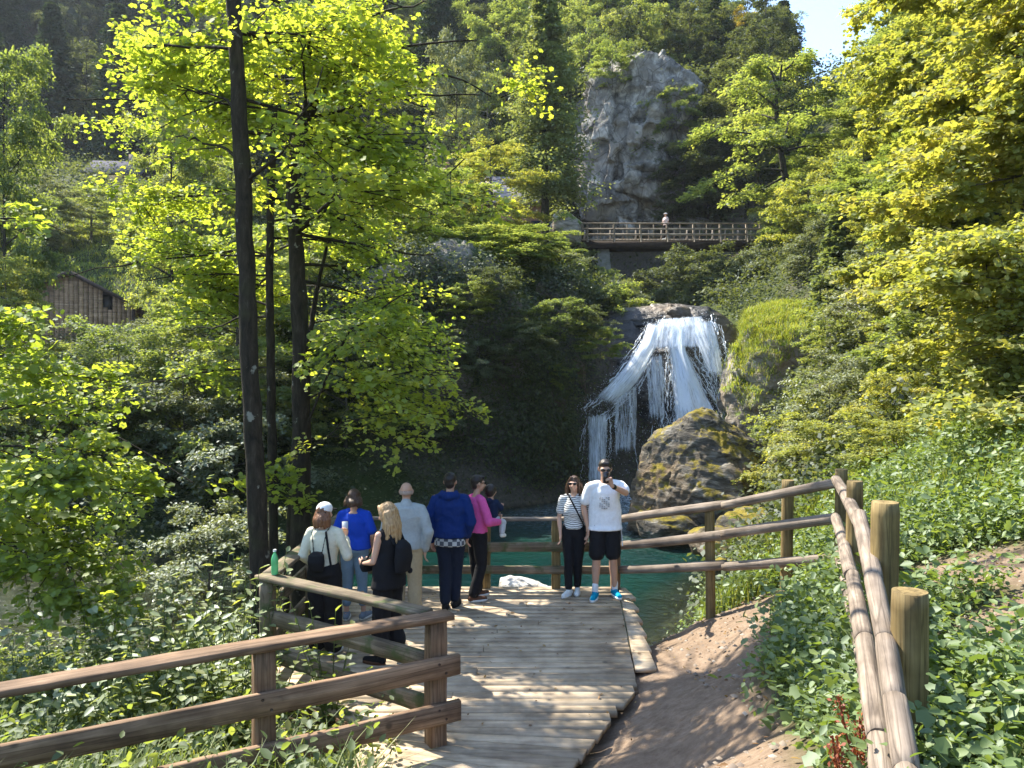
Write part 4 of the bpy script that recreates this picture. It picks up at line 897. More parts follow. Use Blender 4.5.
def grass(n, x0, x1, y0, y1, seed, keep, h=(.15, .4), w=.008, hg=hgt, bend=.5, P0=None):
    g = np.random.default_rng(seed)
    if P0 is None:
        x = g.uniform(x0, x1, n); y = g.uniform(y0, y1, n); k = keep(x, y, g); x, y = x[k], y[k]; z = hg(x, y); P = np.stack([x, y, z], 1)
    else: P = P0
    n = len(P)
    a = g.random(n) * 6.28; H = g.uniform(*h, n); dx = np.stack([np.cos(a), np.sin(a), 0 * a], 1); s = np.stack([-np.sin(a), np.cos(a), 0 * a], 1) * w
    b = g.uniform(.1, bend, n)[:, None] * H[:, None]; up = np.array([0, 0, 1.])
    V = np.stack([P - s, P + s, P + dx * b * .35 + up * H[:, None] * .55 + s * .8, P + dx * b * .35 + up * H[:, None] * .55 - s * .8, P + dx * b + up * H[:, None] * (1 - .25 * bend)], 1)
    o = (np.arange(n) * 5)[:, None]; F1 = np.array([[0, 1, 2, 3]]) + o; F2 = np.array([[3, 2, 4]]) + o; va = g.random(n)
    return V.reshape(-1, 3), [F1, F2], np.concatenate([va, va])
def on_deck(x, y): return (x > -2.7) & (x < 1.7) & (y > 5.0) & (y < 11.2) & (x > -0.62 - (y - 6.25) * 1.5)
def land(x, y): return hgt(x, y) > WATER + .03
# nettles and dead-nettle on the bank along the log fence
fx = lambda y: np.interp(y, [2, 4.6, 7, 9.2, 11], [1.09, 2.1, 3.0, 3.3, 2.4])
kp = lambda x, y, g: (dirtmask(x, y) < .35) & land(x, y) & ~on_deck(x, y) & (x > 1.2 + g.normal(0, .1, len(x)))
v1 = scatter_ground(14000, .9, 7.5, 1.2, 12, 1, kp, 11, .08, (.02, .30), .060, 'oval', .6)
v1b = scatter_ground(5000, 1.0, 8, 5, 16, 2, kp, 10, .15, (.02, .45), .075, 'oval', .6)
v1c = scatter_ground(1300, .9, 7.5, 2.6, 12, 22, kp, 6, .10, (.10, .36), .066, 'broad', .5)
v1d = grass(9000, .9, 7.5, 1.2, 12, 23, kp, (.12, .42), .0035, bend=1.0)
gc = link('ground_cover', cat_mesh('ground_cover', [v1, v1b, v1c, v1d]), LM_nettle); tag(gc, 'low green nettle-like plants covering the right bank along the log fence', 'ground cover', kind='stuff')
v2 = grass(26000, 2.6, 9, 7.5, 15, 3, lambda x, y, g: kp(x, y, g) & (fbm(np.stack([x, y, x*0], 1) * .5, 2, 4) > -.05), (.15, .55), .007)
v2b = grass(1500, 1.9, 3.2, 8.9, 11.4, 5, lambda x, y, g: land(x, y) & (dirtmask(x, y) < .8), (.2, .5), .006)
gr = link('grass', cat_mesh('grass', [v2, v2b]), LM_grass); tag(gr, 'bright green grass on the bank above the log fence', 'grass', kind='stuff')
# left: weeds and grass between the plank fence and the stream
kl = lambda x, y, g: land(x, y) & ~on_deck(x, y) & (x < -1.0)
v3 = grass(30000, -9, -.9, 3.6, 10.5, 6, lambda x, y, g: kl(x, y, g) & (fbm(np.stack([x, y, x*0], 1) * .6, 2, 14) > -.25), (.3, .85), .008, bend=.9)
lg = link('grass', cat_mesh('grass', [v3]), LM_grass); tag(lg, 'long tangled grass below the plank fence on the left', 'grass', kind='stuff')
v4 = scatter_ground(5200, -9.5, -.9, 3.6, 11, 7, kl, 10, .12, (.05, .6), .07, 'oval', .5)
v4b = scatter_ground(900, -1.9, -.2, 4.6, 6.6, 8, lambda x, y, g: (x < -0.5 - (y - 5.2) * .6) , 10, .08, (.02, .22), .06, 'oval', .5)
lw = link('weeds', cat_mesh('weeds', [v4, v4b]), LM_mid); tag(lw, 'mixed leafy weeds between the plank fence and the stream', 'weeds', kind='stuff')
# bushes of the slopes
def bushes(n, x0, x1, y0, y1, zone, mats, seed, rej=None, r=(1.1, 2.0)):
    g = np.random.default_rng(seed); c = 0; pts = []
    for _ in range(n * 40):
        if c >= n: break
        x, y = g.uniform(x0, x1), g.uniform(y0, y1)
        if abs(x / y) > .72 or (rej and rej(x, y)) or any((x-a)**2 + (y-b)**2 < 2.2 for a, b in pts): continue
        rr = g.uniform(*r)
        if .08 < x / y < .35 and y > 26 and hz(x, y) + rr * 1.6 > 3 + .158 * y: continue
        pts.append((x, y)); c += 1; plant(['shrA', 'shrB'][g.integers(2)], x, y, hz(x, y) - .3, rr * g.uniform(1.0, 1.6), rr, mats[g.integers(len(mats))], 'leafy bush ' + zone, 'bushes ' + zone)
bushes(46, 8.5, 24, 23, 48, 'on the right slope between the grassy knoll and the leaning tree', [LM_mid, LM_grey, LM_mid, LM_yel], 401, lambda x, y: y > 44 or x / y < .35 or (x < 11.5 and y < 32))
bushes(26, 6, 16, 12, 24, 'on the lower right slope above the log fence', [LM_mid, LM_yel, LM_grey], 402, lambda x, y: x / y < .40 or x/y > .70, (.8, 1.4))
bushes(34, -24, -3.5, 23, 46, 'on the left slope between the hut and the cliff', [LM_mid, LM_grey, LM_mid], 403, lambda x, y: (-.66 < x / y < -.44 and y > 24))
bushes(30, -5, 5.6, 31, 43, 'on the slope above the overhanging cliff', [LM_mid, LM_dark, LM_grey], 404, None, (.9, 1.6))
bushes(14, 9, 15, 36, 43, 'on the shaded slope right of the upper stream', [LM_dark, LM_mid], 405, None, (.9, 1.5))
g_ = np.random.default_rng(71)
for i, (px, py) in enumerate([(470, 300), (520, 335), (440, 345), (560, 315), (500, 285), (405, 365), (360, 405), (588, 318), (430, 420), (545, 372), (385, 320), (480, 355), (600, 345)]):
    p = at(px, py, 24.6 if px < 540 else 26.5); rr = g_.uniform(.8, 1.4); plant('shrB' if i % 2 else 'shrA', p[0], p[1], p[2] - rr * .6, rr * 1.1, rr, [LM_mid, LM_dark, LM_grey][i % 3], 'bush clinging to the face of the shaded overhanging cliff', 'bushes on the shaded cliff')
# undergrowth over the hillsides
def und(x, y, g):
    hutlawn = (x / y < -.40) & (x / y > -.60) & (y > 47) & (y < 66)
    return land(x, y) & (np.abs(x / y) < .8) & ~hutlawn & ~((x > 6) & (x < 9) & (y < 50) & (y > 30)) & ~((y < 12) | ((x > -6) & (x < 3) & (y < 16)))
v5 = scatter_ground(48000, -36, 40, 13, 52, 9, und, 10, .40, (.0, .9), .13, 'quad', .6, ysc=1.3)
v6 = scatter_ground(22000, -80, 60, 48, 130, 10, und, 10, .9, (.0, 1.8), .32, 'quad', .6)
v7 = scatter_ground(1500, 3, 10, 33, 50, 12, lambda x, y, g: (np.abs(x - 7.6) > 1.6), 9, .4, (.0, .8), .17, 'quad', .6)
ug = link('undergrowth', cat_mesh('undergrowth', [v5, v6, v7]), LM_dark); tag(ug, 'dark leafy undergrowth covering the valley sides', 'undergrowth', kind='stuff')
v8 = grass(42000, -40, -15, 44, 70, 13, lambda x, y, g: (x / y < -.36) & (x / y > -.66), (.10, .38), .03, bend=1.2)
mg = link('meadow_grass', cat_mesh('meadow_grass', [v8]), LM_grass); tag(mg, 'sunlit meadow grass on the slope behind the hut', 'meadow', kind='stuff')
# vegetation on rock faces
def on_rock(o, n, seed, minup=-.2, m=9, rad=.25, size=.15, kind='quad', thr=0.0, fs=.45, dy=-1, lift=.25):
    me = o.data; nv = len(me.vertices); C = np.empty(nv * 3, np.float32); me.vertices.foreach_get('co', C); C = C.reshape(-1, 3).astype(float)
    Nn = np.empty(nv * 3, np.float32); me.vertices.foreach_get('normal', Nn); Nn = Nn.reshape(-1, 3).astype(float)
    g = np.random.default_rng(seed); W = C + np.array(o.location)
    ok = (Nn[:, 2] > minup + .35 * fbm(W * fs, 3, seed)) & (Nn[:, 1] < .5) & (fbm(W * fs * .9, 3, seed + 3) > thr) & (W[:, 2] > WATER + .4)
    idx = np.nonzero(ok)[0]
    if len(idx) == 0: return None
    idx = g.choice(idx, n); P = (W[idx] + Nn[idx] * .08)[:, None] + g.normal(0, rad, (n, m, 3)); P += (Nn[idx] * lift)[:, None] * g.random((n, m, 1))
    N = Nn[idx][:, None] * .5 + np.array([0, 0, .8]) + g.normal(0, .5, P.shape); T = Nn[idx][:, None] + g.normal(0, .8, P.shape); T[..., 2] -= .5
    var = (g.random((n, 1)) * .5 + .5 * g.random((n, m))).ravel()
    return leaves(P.reshape(-1, 3), N.reshape(-1, 3), T.reshape(-1, 3), (size * g.uniform(.5, 1.4, (n, m))).ravel(), kind, var, g)
vs_ = [on_rock(cliff, 9000, 31, -.25, 12, .26, .12, thr=-.12), on_rock(cliff2, 1600, 32, -.1, 9, .25, .12, thr=-.15)]
iv = link('cliff_plants', cat_mesh('cliff_plants', vs_), LM_dark); tag(iv, 'dark ferns and creepers growing over the shaded cliff', 'cliff plants', kind='stuff')
vs_ = [on_rock(far2, 5200, 33, -.6, 10, .45, .22, thr=-.35), on_rock(far, 350, 34, .45, 9, .4, .28, thr=.1), on_rock(oc, 250, 35, .4, 9, .25, .18), on_rock(oc2, 300, 36, .4, 9, .25, .2)]
iv2 = link('cliff_plants', cat_mesh('cliff_plants', vs_), LM_dark); tag(iv2, 'green scrub clinging to the pale limestone cliff', 'cliff plants', kind='stuff')
def rock_pts(o, n, seed, minup, zmin):
    me = o.data; nv = len(me.vertices); C = np.empty(nv * 3, np.float32); me.vertices.foreach_get('co', C); C = C.reshape(-1, 3).astype(float)
    Nn = np.empty(nv * 3, np.float32); me.vertices.foreach_get('normal', Nn); Nn = Nn.reshape(-1, 3); g = np.random.default_rng(seed)
    ok = (Nn[:, 2] > minup + .25 * fbm(C * .9, 3, seed)) & (C[:, 2] > zmin); idx = g.choice(np.nonzero(ok)[0], n)
    return C[idx] + np.array(o.location) + g.normal(0, .06, (n, 3)) - [0, 0, .06]
vg = [grass(0, 0, 0, 0, 0, 41, None, (.08, .30), .008, bend=1.9, P0=rock_pts(knoll, 80000, 42, .12, -.8)), grass(0, 0, 0, 0, 0, 43, None, (.12, .35), .012, bend=1.6, P0=rock_pts(knoll2, 3000, 44, .35, -3))]
kg = link('knoll_grass', cat_mesh('knoll_grass', vg), LM_grass); tag(kg, 'short bright grass and moss capping the rock knoll right of the waterfall', 'grass', kind='stuff')
# tall weeds in front of the stream, each its own plant
def weed(x, y, h, seed, label, mat=LM_grey, size=.12, n=17):
    h *= 1.55
    g = np.random.default_rng(seed); z = hz(x, y); root = empty('weed', (x, y, z)); mb = MB(); parts = []
    for s in range(7):
        a = g.uniform(0, 6.28); ln = g.uniform(.15, .55); q = np.linspace(0, 1, 6); H = h * g.uniform(.7, 1.05)
        P = np.stack([math.cos(a) * ln * q ** 1.5 + g.normal(0, .04), math.sin(a) * ln * q ** 1.5 + g.normal(0, .04), H * q], 1) if False else np.stack([math.cos(a) * ln * q ** 1.5 + q*0, math.sin(a) * ln * q ** 1.5, H * q], 1)
        mb.tube(P, .006 * (1 - q * .7) + .001, 4, False)
        t_ = np.linspace(.25, 1, n); Q = np.stack([np.interp(t_, q, P[:, k]) for k in range(3)], 1); az = np.arange(n) * 2.4 + a
        T = np.stack([np.cos(az), np.sin(az), g.normal(.1, .25, n)], 1); N = np.array([0, 0, 1.]) + g.normal(0, .35, (n, 3))
        parts.append(leaves(Q, N, T, size * g.uniform(.6, 1.2, n) * (1.15 - t_ * .5), 'oval', g.random(n), g))
    mb.build('stem', LM_mid, root); link('foliage', cat_mesh('foliage', parts), mat, root); tag(root, label, 'weed'); return root
g_ = np.random.default_rng(50); k_ = 0
wspots = [(330, 6.9, .95), (20, 7.6, .7), (60, 7.9, .9), (100, 8.2, 1.0), (118, 9.2, 1.2), (140, 7.8, 1.0), (165, 8.4, 1.1), (185, 7.6, 1.1), (205, 8.0, 1.2), (225, 7.6, 1.2), (240, 7.2, 1.25), (255, 7.4, 1.15), (150, 7.2, .8), (85, 7.0, .7), (195, 6.9, .9), (228, 6.8, .95), (110, 6.9, .8), (45, 6.6, .6), (268, 6.9, .9)]
for i, (px, Y, h) in enumerate(wspots):
    x = (px - 512) / FPX * Y
    weed(x, Y, h, 300 + i, 'leafy broad-leaved weed with pale leaves behind the plank fence by the stream', LM_weed if i % 3 else LM_mid, .15)['group'] = 'weeds behind the plank fence'
def dock(px, py, Y, label, seed):
    g = np.random.default_rng(seed); b = at(px, py, Y); z = hz(b[0], Y); root = empty('dock_plant', (b[0], Y, z)); mb = MB(); parts = []
    for s in range(3):
        a = g.uniform(0, 6.28); q = np.linspace(0, 1, 6); H = .46 * g.uniform(.75, 1.05); ln = g.uniform(.03, .14)
        P = np.stack([math.cos(a) * ln * q, math.sin(a) * ln * q, H * q], 1); mb.tube(P, .005, 4, False)
        n = 120; t_ = g.uniform(.3, 1, n); Q = np.stack([np.interp(t_, q, P[:, k]) for k in range(3)], 1) + g.normal(0, .014, (n, 3))
        link('seed_head', cat_mesh('seed_head', [leaves(Q, g.normal(0, 1, (n, 3)), g.normal(0, 1, (n, 3)), .022 * g.uniform(.6, 1.3, n), 'quad', g.random(n), g)]), LM_red, root)
    mb.build('stem', LM_red, root); tag(root, label, 'dock plant')
dock(861, 755, 3.5, 'rust-red seeding dock plant beside the near log rail', 61)
dock(846, 768, 3.3, 'second rust-red dock plant, lower and left of the taller one', 62)
# ------------------------------------------------------------------ timber
W_dark = wood_mat('fence_wood_brown', (0.09, 0.052, 0.030), (0.205, 0.132, 0.082), (0.36, 0.255, 0.17), .8, .8)
W_moss = wood_mat('fence_wood_mossy', (0.10, 0.08, 0.05), (0.19, 0.15, 0.10), (0.32, 0.27, 0.20), .8, .85, moss=(.07, .085, .03))
W_grey = wood_mat('log_wood_grey', (0.10, 0.08, 0.065), (0.22, 0.18, 0.145), (0.40, 0.34, 0.28), .9, .85)
W_tan = wood_mat('post_wood_tan', (0.10, 0.07, 0.028), (0.21, 0.155, 0.065), (0.34, 0.26, 0.12), .8, .8)
W_deck = wood_mat('deck_boards', (0.335, 0.265, 0.18), (0.455, 0.37, 0.265), (0.57, 0.48, 0.36), .7, .85, bumps=.3, cracks=False)
W_hut = wood_mat('hut_boards', (0.20, 0.125, 0.075), (0.36, 0.235, 0.145), (0.52, 0.37, 0.24), .35, .85)
W_bridge = wood_mat('bridge_wood_pale', (0.22, 0.18, 0.13), (0.36, 0.30, 0.23), (0.5, 0.43, 0.34), .6, .85)
W_beam = wood_mat('bridge_beam_brown', (0.035, 0.022, 0.018), (0.065, 0.045, 0.035), (0.11, 0.08, 0.06), .5, .85)
def frame_obj(o, p0, p1, up=(0, 0, 1), parent=None):
    p0, p1 = Vector(p0), Vector(p1); X = (p1 - p0).normalized(); U = Vector(up)
    Yv = U.cross(X).normalized(); Z = X.cross(Yv)
    M = Matrix((X, Yv, Z)).transposed().to_4x4(); M.translation = (p0 + p1) / 2
    if parent is not None: M = Matrix.Translation(-Vector(parent.location)) @ M; o.parent = parent
    o.matrix_local = M; return o
_bc = [0]
def board(name, p0, p1, w, h, mat, parent=None, up=(0, 0, 1), jit=.004, bev=.008):
    """plank with width w (sideways) and height h (along up), worn edges"""
    _bc[0] += 1; g = np.random.default_rng(_bc[0]); L = (Vector(p1) - Vector(p0)).length
    n = max(2, int(L / .16)); b = bev
    sec = np.array([[-w/2+b, -h/2], [w/2-b, -h/2], [w/2, -h/2+b], [w/2, h/2-b], [w/2-b, h/2], [-w/2+b, h/2], [-w/2, h/2-b], [-w/2, -h/2+b]])
    xs = np.linspace(-L/2, L/2, n + 1); V = []
    for i, x in enumerate(xs):
        e = .985 if i in (0, n) else 1.0
        s = sec * e + g.normal(0, jit * .4, sec.shape); s = s + np.array([math.sin(x * 2.1 + _bc[0]) * jit, math.sin(x * 1.7 + 2 * _bc[0]) * jit])
        V.append(np.column_stack([np.full(8, x + (g.normal(0, .002) if i in (0, n) else 0)), s]))
    V = np.concatenate(V); m = 8; F = []
    i = np.arange(n)[:, None] * m; j = np.arange(m)[None]; k = (j + 1) % m
    F = np.stack([i + j, i + m + j, i + m + k, i + k], -1).reshape(-1, 4)
    mb = MB(); mb.add(V, F, .5 + .25 * g.normal()); mb.F.setdefault(8, []).append(np.array([list(range(8)), list(range(n*8, n*8+8))[::-1]])); mb.A.setdefault(8, []).append(np.array([.1, .1]))
    o = mb.build(name, mat); frame_obj(o, p0, p1, up, parent); return o
def log(name, p0, p1, r0, r1, mat, parent=None, seed=0, n=14, flatcap=True, bow=.012, shape=.04):
    g = np.random.default_rng(seed + 900); L = (Vector(p1) - Vector(p0)).length; ns = max(4, int(L / .08))
    xs = np.linspace(-L/2, L/2, ns + 1); th = np.arange(n) * 2 * np.pi / n; V = []
    ph = g.random(4) * 6
    for i, x in enumerate(xs):
        t_ = i / ns; r = r0 + (r1 - r0) * t_; r *= 1 + shape * math.sin(x * 3 + ph[0]) * .6 + shape * g.normal() * .25
        if i in (0, ns): r *= .96
        rr = r * (1 + shape * .8 * np.sin(th * 3 + ph[1] + x) + shape * .5 * np.sin(th * 5 + ph[2]))
        V.append(np.column_stack([np.full(n, x), rr * np.cos(th) + bow * math.sin(x * 1.9 + ph[3]), rr * np.sin(th) + bow * math.cos(x * 1.3 + ph[3])]))
    V = np.concatenate(V); i = np.arange(ns)[:, None] * n; j = np.arange(n)[None]; k = (j + 1) % n
    F = np.stack([i + j, i + n + j, i + n + k, i + k], -1).reshape(-1, 4); mb = MB(); mb.add(V, F, .5)
    mb.F.setdefault(n, []).append(np.array([list(range(n)), list(range(ns*n, ns*n+n))[::-1]])); mb.A.setdefault(n, []).append(np.array([.75, .75]))
    me = mb.mesh(name, False); sm = np.zeros(len(me.polygons), bool); sm[:ns*n] = True; me.polygons.foreach_set('use_smooth', sm)
    o = link(name, me, mat); frame_obj(o, p0, p1, (0, 0.02, 1) if abs((Vector(p1)-Vector(p0)).normalized().z) < .9 else (1, 0, 0), parent); return o
V3 = lambda *a: Vector(a)
# deck
def deck():
    g = np.random.default_rng(5); mb = MB(); th = .05
    def plank(c0, c1, w, ends=None):
        pass
    def quadbox(P, a):  # four top corners
        P = np.array(P); V = np.concatenate([np.column_stack([P, np.zeros(4) + g.normal(0, .0012)]), np.column_stack([P, np.full(4, -th)])])
        mb.add(V, np.array([[0,1,2,3],[7,6,5,4],[0,4,5,1],[1,5,6,2],[2,6,7,3],[3,7,4,0]]), a)
    pit = .152; gap = .013; y = 10.92
    def xl(y): return -2.45 if y > 7.52 else max(-2.45, -0.62 - (y - 6.25) * 1.43 - .12)
    def xr(y): return 1.50 - (10.9 - y) * .083 if y > 7.35 else 1.20 - (7.35 - y) * .50
    while y > 6.62:
        y0 = y - pit + gap; a = g.uniform(.3, .7)
        s1 = g.uniform(-1.2, .4) if xl(y) < -1.6 else None
        def seg(xa0, xa1, xb0, xb1, a): quadbox([[xa0, y0], [xb0, y0], [xb1, y], [xa1, y]], a)
        if s1 and g.random() < .6: seg(xl(y0), xl(y), s1 - .004, s1 - .004, a); seg(s1 + .004, s1 + .004, xr(y0), xr(y), g.uniform(.3, .7))
        else: seg(xl(y0), xl(y), xr(y0), xr(y0), a)
        y -= pit
    # fanned boards down to the camera
    pv = np.array([-2.6, 6.66]); ang = 0.0; R1 = 3.0
    for i in range(22):
        a0 = -i * .052; a1 = a0 - .048
        rr = .55 + .0 * i; R2 = 3.25 + .06 * i
        d0 = np.array([math.cos(a0), math.sin(a0)]); d1 = np.array([math.cos(a1), math.sin(a1)])
        # right ends follow the shore edge line
        def endp(d):
            p = np.array([1.20 - (7.35 - 6.62) * .5, 6.62]); e = np.array([-.5, -1.0]); A = np.array([[d[0], -e[0]], [d[1], -e[1]]])
            s = np.linalg.solve(A, p - pv); return pv + d * min(s[0], 5.0)
        st = 1.35 + .02 * i
        q = [pv + d1 * st, endp(d1) + g.normal(0, .01, 2), endp(d0), pv + d0 * st]
        quadbox([q[0], q[1], q[2], q[3]], g.random())
    o = mb.build('wooden_deck', W_deck); 
    # side strip
    mb2 = MB(); g2 = 0
    P = [(1.508, 10.86), (1.30, 7.78)]; n = 6; 
    for i in range(n):
        a, b = i / n, (i + 1) / n - .004
        def L_(t_): return np.array([1.512 - .247 * t_ , 10.86 - 3.0 * t_])
        pa, pb = L_(a), L_(b); w = np.array([.20, 0.0]) 
        P4 = np.array([pa - [0, 0], pb, pb + w * (1 + .1 * b), pa + w * (.45 + .6 * a)])
        V = np.concatenate([np.column_stack([P4, np.full(4, .002)]), np.column_stack([P4, np.full(4, -.05)])])
        mb2.add(V, np.array([[3,2,1,0],[4,5,6,7],[1,5,4,0],[2,6,5,1],[3,7,6,2],[0,4,7,3]]), .6)
    o2 = mb2.build('deck_edge_boards', W_deck, o)
    mb3 = MB()
    for (a, b) in [((-2.42, 10.85), (1.5, 10.85)), ((-2.42, 7.6), (-2.42, 10.8)), ((-2.4, 7.50), (-.66, 6.33)), ((1.45, 10.8), (1.18, 7.4)), ((-1.2, 6.9), (-1.2, 10.8)), ((.2, 6.6), (.2, 10.8))]:
        c = np.array([(a[0]+b[0])/2, (a[1]+b[1])/2, -.14]); L = math.hypot(b[0]-a[0], b[1]-a[1]); mb3.box(c, (L, .09, .17), math.atan2(b[1]-a[1], b[0]-a[0]))
    for x, y_ in [(-2.4, 10.8), (-2.4, 9), (-2.4, 7.6), (-.5, 10.8), (1.45, 10.75), (1.3, 9), (-.7, 6.4)]:
        z0 = hz(x, y_) - .3; mb3.box((x, y_, (-.22 + z0) / 2), (.14, .14, -.22 - z0))
    mb3.build('deck_beams', W_dark, o); tag(o, kind='structure')
deck()
# plank fence in front (left foreground)
A0 = V3(-0.62, 6.25, 0); A1 = V3(-3.19, 4.79, 0); dA = (A1 - A0).normalized(); nA = V3(-dA.y, dA.x, 0); 
if nA.y > 0: nA = -nA
t = NT('rusty_bolt'); M_bolt = t.pbr((.09, .06, .045), .6, None, .5, **{'Metallic': .7})
pf = empty('plank_fence', tuple(A0)); tag(pf, 'brown plank fence across the left foreground, ending at the square corner post', 'fence')
def vpost(name, x, y, z0, z1, w, mat, parent, rz=0):
    return board(name, (x, y, z0), (x, y, z1), w, w, mat, parent, up=(math.cos(rz), math.sin(rz), 0))
angA = math.atan2(dA.y, dA.x)
pA = [0.0, 1.37, 3.1, 4.9]
for s in pA:
    p = A0 + dA * s; vpost('post', p.x, p.y, hz(p.x, p.y) - .3 if s else -.25, 1.018, .145, W_dark, pf, angA)
E = A0 - dA * .16; F_ = A0 + dA * 5.6
off = nA * .105
board('top_rail', A0 - dA * .12 + V3(0, 0, 1.045) + nA*.015, F_ + V3(0, 0, 1.045) + nA*.015, .185, .05, W_dark, pf)
board('rail', E + off + V3(0, 0, .655), F_ + off + V3(0, 0, .655), .055, .165, W_dark, pf)
board('rail', E + off + V3(0, 0, .285), F_ + off + V3(0, 0, .285), .055, .165, W_dark, pf)
for s in pA:
    for z in (.655, .285):
        for dz in (-.04, .04):
            p = A0 + dA * (s + .03 * (1 if dz > 0 else -1)) + off + nA * .024 + V3(0, 0, z + dz)
            mb = MB(); mb.tube(np.array([p, p + nA * .010]), .011, 8); o = mb.build('bolt', None); o.data.materials.append(M_bolt); o.parent = pf; o.matrix_parent_inverse = Matrix.Translation(-Vector(pf.location))
# fence along the left side of the deck
B0 = V3(-0.62, 6.25, 0); B1 = V3(-2.37, 7.46, 0); B2 = V3(-2.37, 10.85, 0); dB = (B1 - B0).normalized(); nB = V3(-dB.y, dB.x, 0)
df = empty('deck_side_fence', tuple(B1)); tag(df, 'mossy rail fence along the left side of the deck behind the hat woman', 'fence')
for (x, y_) in [(B1.x, B1.y), (-2.37, 9.1), (-2.37, 10.8)]:
    vpost('post', x, y_, -.6, 1.018, .13, W_moss, df)
board('top_rail', B0 + dB * .10 + V3(0, 0, 1.047) , B1 + V3(0, 0, 1.049) + dB * .1, .17, .046, W_moss, df)
board('top_rail', B1 + V3(0, .06, 1.047), B2 + V3(0, 0, 1.047), .17, .046, W_moss, df)
for z in (.66, .30):
    board('rail', B0 + dB * .09 + V3(0, 0, z), B1 - dB * .07 + V3(0, 0, z), .07, .14, W_moss, df)
    board('rail', B1 + V3(-.09, .0, z), B2 + V3(-.09, 0, z), .05, .14, W_moss, df)
# far railing
rf = empty('deck_railing', (-.4, 10.85, 0)); tag(rf, 'low timber railing along the far edge of the deck above the green pool', 'railing')
for x in (-1.35, -.36, .62, 1.46):
    vpost('post', x, 10.86, -.5, .96, .12 if x < 1.4 else .13, W_tan if x < 1.4 else W_dark, rf)
board('top_rail', (-2.28, 10.86, .982), (1.56, 10.86, .982), .13, .04, W_grey, rf)
board('rail', (-2.28, 10.765, .60), (1.52, 10.765, .60), .05, .13, W_moss, rf)
board('rail', (-2.28, 10.765, .28), (1.52, 10.765, .28), .05, .11, W_moss, rf)
# log fences
lf = empty('log_fence', (2.4, 9.6, 0)); tag(lf, 'round log fence running from the deck corner up the right bank', 'fence')
P_a, P_b, P_c = at(710, 508, 9.7), at(787, 480, 9.3), at(838, 468, 8.7)
for i, (p, r) in enumerate([(P_a, .062), (P_b, .075)]):
    log('post', (p[0], p[1], hz(p[0], p[1]) - .35), (p[0], p[1], p[2]), r, r * .95, W_tan, lf, i)
for i, (ya, yb, r) in enumerate([(520, 484, .058), (545, 519, .065), (569, 557, .062)]):
    a = at(620, ya, 10.62); b = at(836, yb, 8.5); m_ = at(727, (ya + yb) / 2 + 2, 9.46)
    log('rail', a, m_, r * .9, r, W_grey, lf, 10 + i); log('rail', m_ + np.array([-.05, -.0, -.012]), b, r * .9, r * .98, W_grey, lf, 20 + i)
nf = empty('log_fence', (1.6, 3.1, 1.1)); tag(nf, 'weathered log fence running towards the camera at the right, with thick flat-topped posts', 'fence')
posts = [(840, 469, 8.5, .067), (855, 481, 6.8, .07), (883, 502, 4.9, .082), (907, 591, 3.78, .082)]
for i, (px, py, Y, r) in enumerate(posts):
    p = at(px, py, Y)
    log('post', (p[0] + .02, p[1], hz(p[0], p[1]) - .4), (p[0], p[1], p[2]), r * 1.05, r, W_tan, nf, 30 + i, 20)
def rail(name, pts, r, seed):
    for j in range(len(pts) - 1): log(name, at(*pts[j]), at(*pts[j+1]), r[j], r[j+1], W_grey, nf, seed + j, 16, bow=.006)
rail('rail', [(836, 480, 8.3), (861, 522, 5.9)], [.052, .056], 50)
rail('rail', [(860, 516, 6.0), (873, 580, 4.6), (884, 641, 3.80), (894, 701, 3.3), (905, 772, 2.92), (940, 960, 2.2)], [.056, .053, .051, .05, .05, .05], 60)
rail('rail', [(836, 518, 8.3), (852, 575, 5.7), (866, 640, 4.25), (880, 740, 3.25), (905, 940, 2.3)], [.052] * 5, 70)
rail('rail', [(838, 555, 8.3), (857, 620, 5.5), (868, 690, 4.1), (880, 780, 3.2), (900, 950, 2.4)], [.052] * 5, 80)
